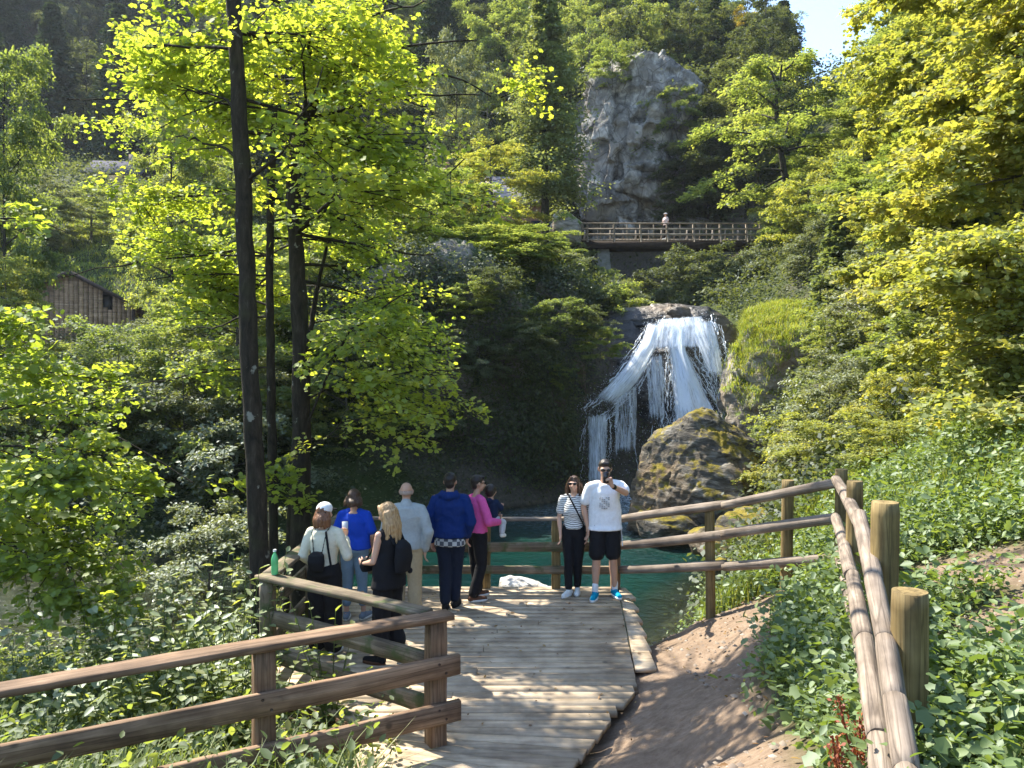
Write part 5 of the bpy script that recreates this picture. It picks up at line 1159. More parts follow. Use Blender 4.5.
# ------------------------------------------------------------------ hut
def hut():
    b = at(92, 335, 45); g = np.random.default_rng(3); zg = at(85, 335, 45)[2] - 1.0
    root = empty('wooden_hut', (b[0], 45, zg), R(27)); root.scale = (1.12, 1, 1); tag(root, 'small wooden hut with a pitched roof and vertical board gable on the left meadow', 'hut')
    xl_, xr_ = (at(44, 300, 45)[0] - b[0]), (at(127, 300, 45)[0] - b[0]); xa = at(75, 276, 45)[0] - b[0]
    ze_l = at(46, 292, 45)[2] - zg; ze_r = at(127, 306, 45)[2] - zg; za = at(75, 276, 45)[2] - zg
    mb = MB(); n = 22; xs = np.linspace(xl_, xr_, n + 1)
    topz = lambda x: np.interp(x, [xl_, xa, xr_], [ze_l, za, ze_r])
    for i in range(n):
        x0, x1 = xs[i] + .01, xs[i+1] - .01; d = g.uniform(0, .03)
        if i == 15 or i == 16: zt = topz(x0) - .95
        else: zt = None
        V = np.array([[x0, -d, -1.2], [x1, -d, -1.2], [x1, -d, topz(x1) if zt is None else zt], [x0, -d, topz(x0) if zt is None else zt]])
        V = np.vstack([V, V + [0, .08, 0]]); mb.add(V, np.array([[0,1,2,3],[7,6,5,4],[0,4,5,1],[1,5,6,2],[2,6,7,3],[3,7,4,0]]), g.random())
    mb.build('front_wall', W_hut, root)
    mb = MB(); dp = 6.0
    mb.box((xl_ + .06, dp/2 + .1, (ze_l - 1.2)/2), (.1, dp, ze_l + 1.1), 0, .4); mb.box((xr_ - .06, dp/2 + .1, (ze_r - 1.2)/2), (.1, dp, ze_r + 1.1), 0, .4); mb.box(((xl_+xr_)/2, dp, (ze_r-1.2)/2), (xr_-xl_-.3, .1, ze_r+1.1), 0, .3)
    mb.build('side_wall', W_hut, root)
    mb = MB(); mb.box((xs[16], .14, topz(xs[16]) - .6), (xs[17]-xs[15] - .02, .04, .9)); t = NT('unlit_inside_panel'); mb.build('window', t.pbr((.01, .01, .01), .6), root)  # near-black panel in the board gap, coloured like the unlit inside
    t = NT('roof_shingles'); v = t.coord('Object'); nn = t.noise(v, 9, 5); W_roof = t.pbr(t.ramp(nn, [(.3, (.035, .025, .025)), (.7, (.11, .075, .065))]), .9, t.bump(nn, .5, .03))
    for sx, sz in ((xl_ - .35, ze_l - .25), (xr_ + .45, ze_r - .28)):
        mb = MB(); dx, dz = sx - xa, sz - (za + .08); L = math.hypot(dx, dz); nx_, nz_ = -dz / L, dx / L
        if nz_ < 0: nx_, nz_ = -nx_, -nz_
        P = []
        for (xx, zz) in ((xa, za + .08), (sx, sz)):
            for k in (0, .14): 
                for yy in (-.45, dp + .3): P.append([xx + nx_ * k, yy, zz + nz_ * k])
        P = np.array(P); mb.add(P, np.array([[0,1,5,4],[2,6,7,3],[0,4,6,2],[1,3,7,5],[4,5,7,6],[0,2,3,1]])); mb.build('roof', W_roof, root)
    mb = MB(); mb.box((xr_ - .1, -.12, 0), (.16, .16, 2 * ze_r - .3)); mb.build('corner_post', W_beam, root)
    o = log('wooden_pole', at(143, 352, 34) , at(188, 326, 36), .10, .09, W_bridge, None, 95); tag(o, 'pale wooden pole running diagonally up the meadow right of the hut', 'pole')
hut()
# ------------------------------------------------------------------ far houses
def house(name, px0, px1, y_eave, y_ridge, Y, label, roofc, wallc, depth=6, rz=0.0):
    a = at(px0, y_eave, Y); b = at(px1, y_eave, Y); c = (a + b) / 2; w = b[0] - a[0]; zr = at(px0, y_ridge, Y)[2] - c[2]; hh = 4.0
    root = empty(name, (c[0], Y, c[2] - hh), rz); tag(root, label, 'house')
    t = NT(name + '_wall'); v = t.coord('Object'); wm = t.pbr(t.mix(t.noise(v, 3, 4), wallc, tuple(x * .7 for x in wallc)), .9)
    t = NT(name + '_roof'); v = t.coord('Object', (1, 5, 5)); nn = t.noise(v, 3.0, 5); rm = t.pbr(t.mix(nn, tuple(x * .55 for x in roofc), tuple(x * 1.2 for x in roofc)), .95, t.bump(nn, .6, .05), .05)
    mb = MB(); mb.box((0, depth/2, hh/2), (w * .92, depth - .8, hh), 0); 
    mb.build('wall', wm, root)
    mb = MB(); P = np.array([[-w/2, 0, hh], [w/2, 0, hh], [w/2 - .1, depth/2, hh + zr], [-w/2 + .1, depth/2, hh + zr], [-w/2, depth, hh], [w/2, depth, hh]]); Q = P + [0, 0, .2]
    V = np.vstack([P, Q]); mb.add(V, np.array([[6,7,8,9],[9,8,11,10],[0,3,2,1],[3,4,5,2],[0,1,7,6],[4,10,11,5],[0,6,9,3],[3,9,10,4],[1,2,8,7],[2,5,11,8]])); mb.build('roof', rm, root)
    t = NT(name + '_glass'); gm_ = t.pbr((.02, .025, .03), .1)
    for i in range(4):
        f = MB(); x = (-.36 + .24 * i) * w
        f.box((x, .385, hh - 1.6), (.9, .03, 1.1)); wd = f.build('window', gm_, root)
    f = MB(); f.box((w * .2, depth/2 - .6, hh + zr + .1), (.6, .6, 1.3)); f.build('chimney', wm, root)
house('house', 80, 140, 174, 154, 82, 'far grey-roofed house below the bluish forest at the upper left', (.085, .085, .11), (.28, .22, .17), 7, .12)
house('house', 392, 470, 186, 158, 58, 'house with a faded pinkish roof half hidden behind the maple leaves', (.36, .28, .27), (.32, .16, .10), 7)
house('house', 478, 548, 204, 168, 52, 'brown house with a pale roof between the yellowish tree and the spruce', (.38, .32, .30), (.30, .15, .09), 6)
# ------------------------------------------------------------------ footbridge
def footbridge():
    Y = 50; zd = at(665, 243, Y)[2]; x0 = at(560, 243, Y)[0]; x1 = at(768, 243, Y)[0]; xc = (x0 + x1) / 2
    root = empty('footbridge', (xc, Y, zd)); tag(root, 'timber footbridge with pale railings high above the waterfall', 'footbridge')
    L = x1 - x0
    for yy in (-.75, .75):
        mb = MB(); mb.box((0, yy, -.22), (L, .26, .44)); mb.build('beam', W_beam, root)
    mb = MB(); g = np.random.default_rng(1)
    for i in range(int(L / .22)): mb.box((-L/2 + .11 + i * .22, 0, .035), (.2, 1.9, .06), 0, g.random())
    mb.build('walkway', W_bridge, root)
    n = 16
    for yy in (-.92, .92):
        mb = MB()
        for i in range(n + 1):
            x = -L/2 + L * i / n; mb = MB()
            if i % 2 == 0 : mb.box((x, yy, .48), (.10, .10, 1.15), 0, .6)
            else: mb.box((x, yy, .58), (.06, .06, .9), 0, .4)
            mb.build('railing_post', W_bridge, root)
        if yy < 0:
            for i in range(0, n + 1, 2):
                x = -L/2 + L * i / n; mb = MB(); mb.tube(np.array([[x, yy - .08, .95], [x, yy - .3, .2], [x, yy - .3, -.15]]), [.05, .05, .05], 6); mb.build('brace', W_bridge, root)
        for z, h in ((1.08, .06), (.72, .11), (.38, .11)):
            mb = MB(); mb.box((0, yy - .06 if yy < 0 else yy + .06, z), (L, .05 if z < 1 else .13, h), 0, .5); mb.build('rail', W_bridge, root)
    t = NT('concrete_pier'); v = t.coord('Object'); pm = t.pbr(t.ramp(t.noise(v, 3, 6), [(.3, (.14, .14, .13)), (.7, (.30, .30, .28))]), .9)
    px = at(603, 250, Y)[0] - xc; zb = at(603, 292, Y)[2] - zd
    mb = MB(); P = []
    for z, w in ((-.44, .36), (zb - .5, .62)):
        P += [[px - w, -w, z], [px + w, -w, z], [px + w, w, z], [px - w, w, z]]
    mb.add(np.array(P), np.array([[3,2,1,0],[4,5,6,7],[0,1,5,4],[1,2,6,5],[2,3,7,6],[3,0,4,7]])); mb.build('pier', pm, root)
footbridge()
# ------------------------------------------------------------------ people
def sphere_pts(c, r, n=12, m=8):
    th = np.arange(n) * 2 * np.pi / n; ph = np.linspace(-np.pi / 2, np.pi / 2, m + 2)[1:-1]
    V = [[0, 0, -1]]; V += [[math.cos(p) * math.cos(t), math.cos(p) * math.sin(t), math.sin(p)] for p in ph for t in th]; V += [[0, 0, 1]]
    V = np.array(V) * np.array(r) + np.array(c); F3 = []; F4 = []
    for j in range(n): F3.append([0, 1 + (j + 1) % n, 1 + j])
    for i in range(m - 1):
        for j in range(n): a = 1 + i * n; F4.append([a + j, a + (j + 1) % n, a + n + (j + 1) % n, a + n + j])
    a = 1 + (m - 1) * n
    for j in range(n): F3.append([a + j, a + (j + 1) % n, len(V) - 1])
    return V, [np.array(F3), np.array(F4)]
class Body:
    """union of rounded pieces, fused into one skin by voxel remeshing"""
    def __init__(s): s.mb = MB()
    def ball(s, c, r): s.mb.add(*sphere_pts(c, (r, r, r) if np.isscalar(r) else r)); return s
    def limb(s, pts, rad, sub=3, flat=None):
        pts = [np.array(p, float) for p in pts]; P = []; Rr = []
        for i in range(len(pts) - 1):
            for k in range(sub): t = k / sub; P.append(pts[i] * (1 - t) + pts[i+1] * t); Rr.append(rad[i] * (1 - t) + rad[i+1] * t)
        P.append(pts[-1]); Rr.append(rad[-1])
        s.mb.tube(np.array(P), np.array(Rr), 12)
        for p, r in zip(P, Rr): s.mb.add(*sphere_pts(p, (r, r, r), 10, 6))
        return s
    def loft(s, rings, n=20):
        """rings: (cx,cy,z,rx,ry)"""
        th = np.arange(n) * 2 * np.pi / n; V = []
        zz = np.array([r[2] for r in rings]); zs = np.linspace(0, 1, len(rings)); q = np.linspace(0, 1, len(rings) * 3)
        RR = np.stack([np.interp(q, zs, [r[k] for r in rings]) for k in range(5)], 1)
        for cx, cy, z, rx, ry in RR: V += [[cx + rx * np.sign(math.cos(t)) * abs(math.cos(t)) ** .85, cy + ry * np.sign(math.sin(t)) * abs(math.sin(t)) ** .9, z] for t in th]
        m = len(RR); V.append([RR[0][0], RR[0][1], RR[0][2]]); V.append([RR[-1][0], RR[-1][1], RR[-1][2]])
        F4 = [[i * n + j, i * n + (j + 1) % n, (i + 1) * n + (j + 1) % n, (i + 1) * n + j] for i in range(m - 1) for j in range(n)]
        F3 = [[m * n, (j + 1) % n, j] for j in range(n)] + [[m * n + 1, (m - 1) * n + j, (m - 1) * n + (j + 1) % n] for j in range(n)]
        s.mb.add(np.array(V), [np.array(F4), np.array(F3)]); return s
    def build(s, name, mat, parent, vox=.010, smooth=4, wrinkle=0.0, seed=0, wf=9.0):
        me = s.mb.mesh(name); o = bpy.data.objects.new(name, me); COL.objects.link(o)
        md = o.modifiers.new('r', 'REMESH'); md.mode = 'VOXEL'; md.voxel_size = vox; md.use_smooth_shade = True
        if smooth: sm = o.modifiers.new('s', 'SMOOTH'); sm.factor = .5; sm.iterations = smooth
        dg = bpy.context.evaluated_depsgraph_get(); me2 = bpy.data.meshes.new_from_object(o.evaluated_get(dg)); me2.name = name
        bpy.data.objects.remove(o); bpy.data.meshes.remove(me)
        n = len(me2.vertices); C = np.empty(n * 3, np.float32); me2.vertices.foreach_get('co', C); C = C.reshape(-1, 3).astype(float)
        if wrinkle:
            Nn = np.empty(n * 3, np.float32); me2.vertices.foreach_get('normal', Nn); Nn = Nn.reshape(-1, 3)
            Q = C * wf; Q[:, 2] *= .8; w = ridged(Q + fbm(Q, 2, seed)[:, None] * .8, 2, seed + 1)
            C = C + Nn * (w * wrinkle)[:, None]; me2.vertices.foreach_set('co', C.astype(np.float32).ravel()); me2.update()
        me2.polygons.foreach_set('use_smooth', np.ones(len(me2.polygons), bool))
        me2.materials.clear(); me2.materials.append(mat); o2 = bpy.data.objects.new(name, me2); COL.objects.link(o2); o2.parent = parent; return o2
def cloth(name, col, col2=None, scale=30, rough=.9, sheen=0):
    t = NT(name); v = t.coord('Object'); n = t.noise(v, scale, 4); n2 = t.noise(v, 4, 3)
    c = t.mix(n, tuple(x * .8 for x in col), tuple(min(1, x * 1.15) for x in col) if col2 is None else col2)
    return t.pbr(c, rough, t.bump(n2, .25, .02), .2)
def skin_mat(name, col):
    t = NT(name); v = t.coord('Object'); n = t.noise(v, 12, 4)
    return t.pbr(t.mix(n, tuple(x * .88 for x in col), tuple(min(1, x * 1.1) for x in col)), .5, None, .4, **{'Subsurface Weight': .08, 'Subsurface Scale': .02})
SK = skin_mat('skin', (.56, .33, .23)); SK2 = skin_mat('skin_tan', (.48, .28, .19))
def hair_mat(name, a, b):
    t = NT(name); v = t.coord('Object', (60, 60, 5)); n = t.noise(v, 1.5, 4)
    return t.pbr(t.ramp(n, [(.3, a), (.7, b)]), .45, t.bump(n, .6, .01), .4)
H_dark = hair_mat('hair_dark', (.008, .006, .005), (.03, .02, .015)); H_brown = hair_mat('hair_brown', (.03, .015, .008), (.09, .045, .025))
H_auburn = hair_mat('hair_auburn', (.09, .035, .015), (.22, .10, .045)); H_blond = hair_mat('hair_blond', (.22, .12, .05), (.55, .36, .18)); H_grey = hair_mat('hair_grey', (.25, .18, .14), (.4, .3, .25))
C_black = cloth('cloth_black', (.012, .012, .014)); C_white = cloth('cloth_white', (.74, .75, .77)); C_denim = cloth('denim_dark', (.012, .018, .035)); C_jeans = cloth('denim_light', (.17, .25, .33))
C_rubber = cloth('sole_white', (.65, .65, .62)); C_cream = cloth('cloth_cream', (.62, .60, .47)); C_royal = cloth('cloth_royal_blue', (.010, .055, .42)); C_navy = cloth('jacket_blue', (.006, .026, .13)); C_navyd = cloth('hoodie_navy', (.012, .022, .055))
C_sweat = cloth('sweater_pale_blue', (.34, .37, .37)); C_khaki = cloth('cloth_khaki', (.42, .33, .20)); C_pink = cloth('cloth_pink', (.65, .10, .32)); C_teal = cloth('shoe_teal', (.0, .26, .42)); C_grey = cloth('cloth_pale_grey', (.45, .46, .47))
C_brown = cloth('shoe_brown', (.10, .05, .03)); C_shoeg = cloth('shoe_grey', (.16, .20, .25)); C_shoew = cloth('shoe_white', (.70, .72, .70))
t = NT('lens_black'); C_lens = t.pbr((.008, .008, .01), .08)
t = NT('screen_glass'); C_phone = t.pbr((.02, .02, .025), .12)
t = NT('striped_tee'); tc = t.n('ShaderNodeTexCoord'); sp_ = t.n('ShaderNodeSeparateXYZ'); t.l(tc.outputs['Object'], sp_.inputs[0])
nz = t.noise(tc.outputs['Object'], 9, 2); zz = t.math('ADD', t.math('MULTIPLY', sp_.outputs[2], 34.0), t.math('MULTIPLY', nz, 1.6)); fr = t.math('FRACT', zz)
C_stripe = t.pbr(t.mix(t.math('GREATER_THAN', fr, .66), (.72, .72, .70), (.03, .03, .04)), .9)
t = NT('plaid_shirt'); v = t.coord('Object', (30, 30, 30)); ck = t.n('ShaderNodeTexChecker'); ck.inputs['Scale'].default_value = .6; ck.inputs[1].default_value = (.5, .5, .48, 1); ck.inputs[2].default_value = (.07, .08, .1, 1); t.l(v, ck.inputs[0])
C_plaid = t.pbr(ck.outputs[0], .9)

def hand(B, wrist, d, side, curl=.5, open_=0.0, palm=(0, 0, 0), s=1.0):
    """palm and five unequal fingers. d: direction of the hand; side: unit vector towards the thumb"""
    w = np.array(wrist, float); d = np.array(d, float); d /= np.linalg.norm(d); sd = np.array(side, float); sd -= d * (sd @ d); sd /= np.linalg.norm(sd)
    nr = np.cross(d, sd)  # palm side
    B.limb([w, w + d * .045 * s], [.024 * s, .024 * s], 2)
    for k in (-1, 0, 1): B.limb([w + d * .03 * s + sd * .012 * k * s, w + d * .085 * s + sd * .022 * k * s], [.017 * s, .014 * s], 2)
    for i, (o, ln) in enumerate([(.030, .070), (.011, .080), (-.009, .075), (-.028, .058)]):
        p = w + d * .085 * s + sd * o * s; a = curl * .9; e = d * math.cos(a) + nr * math.sin(a); e2 = d * math.cos(a * 2.1) + nr * math.sin(a * 2.1); e3 = d * math.cos(a * 3) + nr * math.sin(a * 3)
        fan = sd * o * .6
        B.limb([p, p + (e + fan) * ln * .45 * s, p + (e + fan) * ln * .45 * s + (e2 + fan) * ln * .32 * s, p + (e + fan) * ln * .45 * s + (e2 + fan) * ln * .32 * s + e3 * ln * .25 * s], [.0105 * s, .0095 * s, .009 * s, .008 * s], 2)
    th = w + d * .025 * s + sd * .022 * s; t1 = th + (sd * .75 + d * .6 + nr * .2) * .038 * s; t2 = t1 + (sd * .25 + d * .9 + nr * .35) * .033 * s
    B.limb([th, t1, t2], [.014 * s, .011 * s, .009 * s], 2)
def person(label, loc, rz, H, J, female=False, skin=None, look=(0, 0), hair=None, top=None, bottom=None, shoes=None, extra=None, slim=1.0, vox=.0085, shoe_dir=None, face=True):
    """J: joint overrides in a 1.75 m frame facing +Y with the right side at +X"""
    s = H / 1.75; root = empty('person', loc, rz); root.scale = (s, s, s)
    root['label'] = label; root['category'] = 'person'
    sh = .165 if female else .195; hp = .088 if female else .092
    D = dict(shR=(sh, 0, 1.42), shL=(-sh, 0, 1.42), elR=(sh + .06, -.02, 1.13), elL=(-sh - .06, -.02, 1.13), wrR=(sh + .05, .06, .88), wrL=(-sh - .05, .06, .88),
             hR=(hp, 0, .93), hL=(-hp, 0, .93), kR=(hp + .01, .02, .50), kL=(-hp - .01, .02, .50), aR=(hp + .02, -.02, .09), aL=(-hp - .02, -.02, .09), hdR=(0, .1, -1), hdL=(0, .1, -1), thR=(-.2, 1, 0), thL=(.2, 1, 0), cR=.35, cL=.35, tR=(.15, 1), tL=(-.15, 1))
    D.update(J or {}); G = {k: (np.array(v, float) if not np.isscalar(v) else v) for k, v in D.items()}
    sk = skin or SK; B = Body(); f = .9 if female else 1.0
    wst = (.125 if female else .15) * slim; hipw = (.172 if female else .165) * slim; chest = (.155 if female else .185) * slim
    bust = .02 if female else 0
    TR = [(0, 0, .86, hipw * .75, .085), (0, -.012, .93, hipw, .118), (0, -.01, 1.0, hipw * .97, .112), (0, 0, 1.12, wst, .092), (0, .006 + bust * .5, 1.24, chest * .93, .105 + bust), (0, .0, 1.34, chest * .97, .105 + bust * .3), (0, -.010, 1.405, chest * .76, .082), (0, -.018, 1.455, .078, .058)]
    B.loft(TR); B.limb([(0, -.02, 1.42), (0, -.008, 1.50), (0, .012, 1.56)], [.062 * f, .053 * f, .052 * f])
    lk, tl = look; hc = np.array([0, .015, 1.635]); ca, sa = math.cos(lk), math.sin(lk); ct, st_ = math.cos(tl), math.sin(tl)
    def hd(p):  # head-local point -> body frame, turned by lk about z and pitched by tl
        p = np.array(p, float); p = np.array([p[0], p[1] * ct - p[2] * st_, p[1] * st_ + p[2] * ct]); return hc + np.array([p[0] * ca - p[1] * sa, p[0] * sa + p[1] * ca, p[2]])
    def hball(c, r): B.ball(hd(c), r)
    B.ball(hd((0, -.012, .022)), (.076, .093, .092)); B.ball(hd((0, .022, -.038)), (.060, .068, .072)); B.ball(hd((0, .052, -.088)), (.030, .026, .024))
    B.limb([hd((0, .092, .005)), hd((0, .112, -.030))], [.010, .016], 2); hball((0, .104, -.034), (.019, .012, .010))
    for sx in (-1, 1):
        hball((sx * .034, .068, -.030), (.024, .022, .022)); B.limb([hd((sx * .012, .090, .024)), hd((sx * .050, .070, .026))], [.009, .008], 2)
        B.limb([hd((sx * .078, -.012, .018)), hd((sx * .084, -.020, -.005)), hd((sx * .076, -.008, -.026))], [.013, .012, .009], 2); hball((sx * .032, .078, .006), (.013, .010, .009))
    B.limb([hd((-.022, .084, -.060)), hd((0, .094, -.058)), hd((.022, .084, -.060))], [.007, .009, .007], 2); B.limb([hd((-.018, .082, -.070)), hd((0, .090, -.070)), hd((.018, .082, -.070))], [.007, .009, .007], 2)
    for sfx in 'RL':
        S, E, W = G['sh' + sfx], G['el' + sfx], G['wr' + sfx]
        B.limb([S * [.55, 1, 1] + [0, 0, .0], S, S * .6 + E * .4, E], [.050 * f, .052 * f, .044 * f, .037 * f]); B.limb([E, E * .7 + W * .3, W], [.037 * f, .039 * f, .024 * f])
        hand(B, W, G['hd' + sfx], G['th' + sfx], G['c' + sfx], s=.95 if female else 1.05)
        h, k, a = G['h' + sfx], G['k' + sfx], G['a' + sfx]
        B.limb([h, h * .6 + k * .4, k], [.090 * (.97 if female else 1), .078, .054]); B.limb([k, k * .68 + a * .32 + np.array([0, -.018, 0]), a * .8 + k * .2, a], [.052, .056, .036, .034])
        td = np.append(G['t' + sfx], 0); td /= np.linalg.norm(td); B.limb([a + [0, 0, -.03] - td * .03, a + td * .13 + [0, 0, -.055]], [.036, .030], 3)
    B.build('body', sk, root, vox, 3)
    if hair: hair(root, hd)
    if top:
        for i, tp in enumerate(top):
            Bt = Body(); tp['fn'](Bt, G, TR); Bt.build(tp['name'], tp['mat'], root, tp.get('vox', .011), 4, tp.get('wr', .007), int(H * 100) + i)
    if shoes:
        for sfx in 'RL':
            a = G['a' + sfx]; td = np.append(G['t' + sfx], 0); td /= np.linalg.norm(td); sd = np.array([td[1], -td[0], 0]); z = a[2] - .09
            Bs = Body(); Bs.limb([a - td * .045 + [0, 0, -.045], a + td * .05 + [0, 0, -.045]], [.043, .043]); Bs.limb([a + td * .05 + [0, 0, -.048], a + td * .165 + [0, 0, -.058]], [.044, .036]); Bs.limb([a + [0, 0, -.03], a + [0, 0, -.0]], [.042, .040])
            so_ = Bs.build('shoe', shoes['mat'], root, .010, 2)
            n = 16; th = np.arange(n) * 2 * np.pi / n; c = a + td * .06; c[2] = z + .014; mbs = MB(); Lx, Wx = .143, .050
            ring = np.array([c + td * Lx * math.cos(t_) + sd * Wx * math.sin(t_) * (1.0 + .12 * math.cos(t_)) for t_ in th])
            V = np.vstack([ring - [0, 0, .014], ring + [0, 0, .016]]); mbs.add(V, np.array([[j, (j+1) % n, n + (j+1) % n, n + j] for j in range(n)])); mbs.F.setdefault(n, []).append(np.array([list(range(n))[::-1], list(range(n, 2*n))])); mbs.A.setdefault(n, []).append(np.zeros(2))
            mbs.build('sole', shoes.get('sole', C_rubber), so_)
    if extra: extra(root, G, hd)
    return root
# garments
def tee(sl=.6, hem=.90, slack=.016, hemw=1.0, neck=1.46, coll=0):
    def fn(B, G, TR):
        R_ = [(c[0], c[1], c[2], c[3] + slack * (1.4 if c[2] < 1.2 else 1), c[4] + slack * 1.1) for c in TR if c[2] > hem + .03 and c[2] < neck + .005]
        R_[-1] = (R_[-1][0], R_[-1][1], neck - .01, R_[-1][3] if neck < 1.44 else .085, R_[-1][4] if neck < 1.44 else .070)
        w = max(R_[0][3], .15) * hemw; R_ = [(0, -.005, hem, w, .118 * hemw + slack)] + [(c[0], c[1], c[2], max(c[3], w * .93 if c[2] < 1.15 else 0), max(c[4], .105) + .004) for c in R_]
        B.loft(R_)
        for s_ in 'RL':
            S, E, W = G['sh' + s_], G['el' + s_], G['wr' + s_]
            if sl <= 0: B.ball(S * [.8, 1, 1] + [0, 0, -.01], (.062, .062, .06)) if sl == 0 else None; continue
            B.limb([S * [.45, 1, 1] + [0, 0, .012], S + [0, 0, -.012]], [.050 + slack * .6, .050 + slack * .6])
            if sl < 1: B.limb([S + [0, 0, -.012], S * (1 - sl) + E * sl], [.050 + slack * .6, .050 + slack])
            else:
                B.limb([S + [0, 0, -.012], S * .5 + E * .5, E], [.050 + slack * .6, .046 + slack, .042 + slack * .9]); q = sl - 1; B.limb([E, E * (1 - q) + W * q], [.047 + slack, .032 + slack * .8])
        if coll: B.limb([(0, -.03, 1.44), (0, -.02, 1.49)], [.078, .068])
    return fn
def trousers(length=1.0, slack=.012, flare=0.0, top=1.03, legw=0):
    def fn(B, G, TR):
        R_ = [(c[0], c[1], c[2], c[3] + slack, c[4] + slack) for c in TR if c[2] < top - .01] + [(0, 0, top, .145 + slack, .10 + slack)]
        B.loft(R_)
        for s_ in 'RL':
            h, k, a = G['h' + s_], G['k' + s_], G['a' + s_]
            if length <= .5: q = length * 2; B.limb([h, h * (1 - q) + k * q], [.098 + slack, .088 + slack + legw]); continue
            B.limb([h, h * .5 + k * .5, k], [.095 + slack, .080 + slack + legw * .5, .060 + slack + legw]); q = (length - .5) * 2; e = k * (1 - q) + a * q
            B.limb([k, k * .5 + e * .5, e + [0, 0, .02]], [.060 + slack + legw, .056 + slack * 1.1 + legw, .045 + slack * 1.3 + flare + legw])
    return fn
def hair_short(mat):
    def fn(root, hd):
        B = Body(); B.ball(hd((0, -.022, .040)), (.084, .096, .088)); B.ball(hd((0, -.060, -.010)), (.068, .050, .070)); B.limb([hd((-.03, .062, .085)), hd((.035, .065, .088))], [.024, .022])
        B.build('hair', mat, root, .009, 2, .004, 3, 30)
    return fn
def hair_long(mat, ln=.30, front=True, wide=.085, side=0.0):
    def fn(root, hd):
        B = Body(); B.ball(hd((0, -.020, .034)), (.086, .100, .090)); B.ball(hd((0, -.060, -.020)), (.080, .060, .090))
        for i in range(9):
            a = -1.35 + i * .34; x = math.sin(a) * wide; y = -math.cos(a) * .075 - .02
            p = hd((x, y, .0)); e = p + np.array([x * .5 + side, -.05 - .02 * math.cos(a * 3), -ln * (1 - .08 * (i % 3))])
            B.limb([p, p * .5 + e * .5 + [0, -.014, 0], e], [.030, .030, .012])
        if front:
            for sx in (-1, 1): B.limb([hd((sx * .03, .05, .095)), hd((sx * .076, .03, .02)), hd((sx * .086, .015, -.09)), hd((sx * .095, .015, -.09)) + np.array([0, .01, -ln * .45])], [.020, .020, .020, .012])
        B.build('hair', mat, root, .009, 2, .006, 4, 32)
    return fn
def glasses(root, G, hd):
    for sx in (-1, 1):
        B = Body(); B.ball(hd((sx * .034, .092, .008)), (.029, .008, .021)); B.build('sunglass_lens', C_lens, root, .004, 0)
    B = MB(); B.tube(np.array([hd((-.082, -.01, .016)), hd((-.066, .08, .018)), hd((-.01, .102, .014)), hd((.01, .102, .014)), hd((.066, .08, .018)), hd((.082, -.01, .016))]), .004, 6); B.build('sunglass_frame', C_lens, root)
def put(px, py, Y): return (float((px - 512) / FPX * Y), float(Y), 0.004)
def thing_at(name, label, cat, root, pts_fn): pass
def child_world(root, local):
    s = root.scale[0]; c, s_ = math.cos(root.rotation_euler.z), math.sin(root.rotation_euler.z); x, y, z = np.array(local) * s
    return np.array([root.location.x + x * c - y * s_, root.location.y + x * s_ + y * c, root.location.z + z])
def free_body(B, name, mat, root, label, cat, vox=.009, wr=.003, smooth=3):
    """an object the person carries: top-level, placed in the person's frame"""
    o = B.build(name, mat, None, vox, smooth, wr, 7); o.location = root.location; o.rotation_euler = root.rotation_euler; o.scale = root.scale; tag(o, label, cat); return o
def fringe(root, hd):
    B = Body()
    for i in range(9):
        a = -1.3 + i * .325; B.ball(hd((math.sin(a) * .074, -math.cos(a) * .088 - .012, -.012)), (.012, .012, .030))
    B.build('hair', H_grey, root, .007, 2, .003, 4, 40)
# --- woman in the white cap
pw = person('woman seen from behind in a white cap and cream long-sleeved top holding up a phone', put(324, 0, 8.3), R(-8), 1.62,
    dict(elR=(.27, .02, 1.14), wrR=(.17, .24, 1.30), hdR=(-.05, .25, 1), thR=(-1, .2, 0), cR=.7, elL=(-.25, -.03, 1.14), wrL=(-.16, .14, .98), hdL=(.5, .8, -.1), thL=(.3, .2, 1), aR=(.12, -.03, .09), aL=(-.10, .03, .09)),
    True, SK, (-.25, -.05), hair_long(H_auburn, .16, False, .07), [dict(name='sweater', fn=tee(1.93, .98, .014), mat=C_cream), dict(name='trousers', fn=trousers(.98, .022, .02, 1.05, .02), mat=C_black)], None, dict(mat=C_shoew), vox=.009)
def cap(root, hd):
    B = Body(); B.ball(hd((0, -.010, .050)), (.095, .108, .082)); B.build('cap', C_white, root, .009, 2)
    B = Body(); 
    for i in range(7): a = -.9 + i * .3; B.limb([hd((math.sin(a) * .07, .07 * math.cos(a), .045)), hd((math.sin(a) * .085, .10 + .075 * math.cos(a), .032))], [.012, .009], 2)
    B.build('cap_peak', C_black, root, .007, 2)
    B = Body(); B.limb([hd((-.07, -.085, .016)), hd((0, -.118, .012)), hd((.07, -.085, .016))], [.010, .010, .010]); B.build('cap_strap', C_black, root, .006, 1)
def HD(lk, tl):
    hc = np.array([0, .015, 1.635]); ca, sa = math.cos(lk), math.sin(lk); ct, st_ = math.cos(tl), math.sin(tl)
    return lambda p: hc + np.array([p[0] * ca - (p[1] * ct - p[2] * st_) * sa, p[0] * sa + (p[1] * ct - p[2] * st_) * ca, p[1] * st_ + p[2] * ct])
cap(pw, HD(-.25, -.05))
B = Body(); B.loft([(-.03, -.165, 1.0, .085, .045), (-.03, -.175, 1.10, .10, .06), (-.03, -.17, 1.18, .09, .055), (-.03, -.16, 1.215, .045, .035)])
for a, b in (((-.08, -.13, 1.19), (-.10, -.13, 1.44)), ((.02, -.13, 1.19), (.075, -.13, 1.44))): B.limb([a, b, (b[0] * 1.1, -.02, 1.485)], [.006, .006, .006])
for sx in (-1, 1): pass
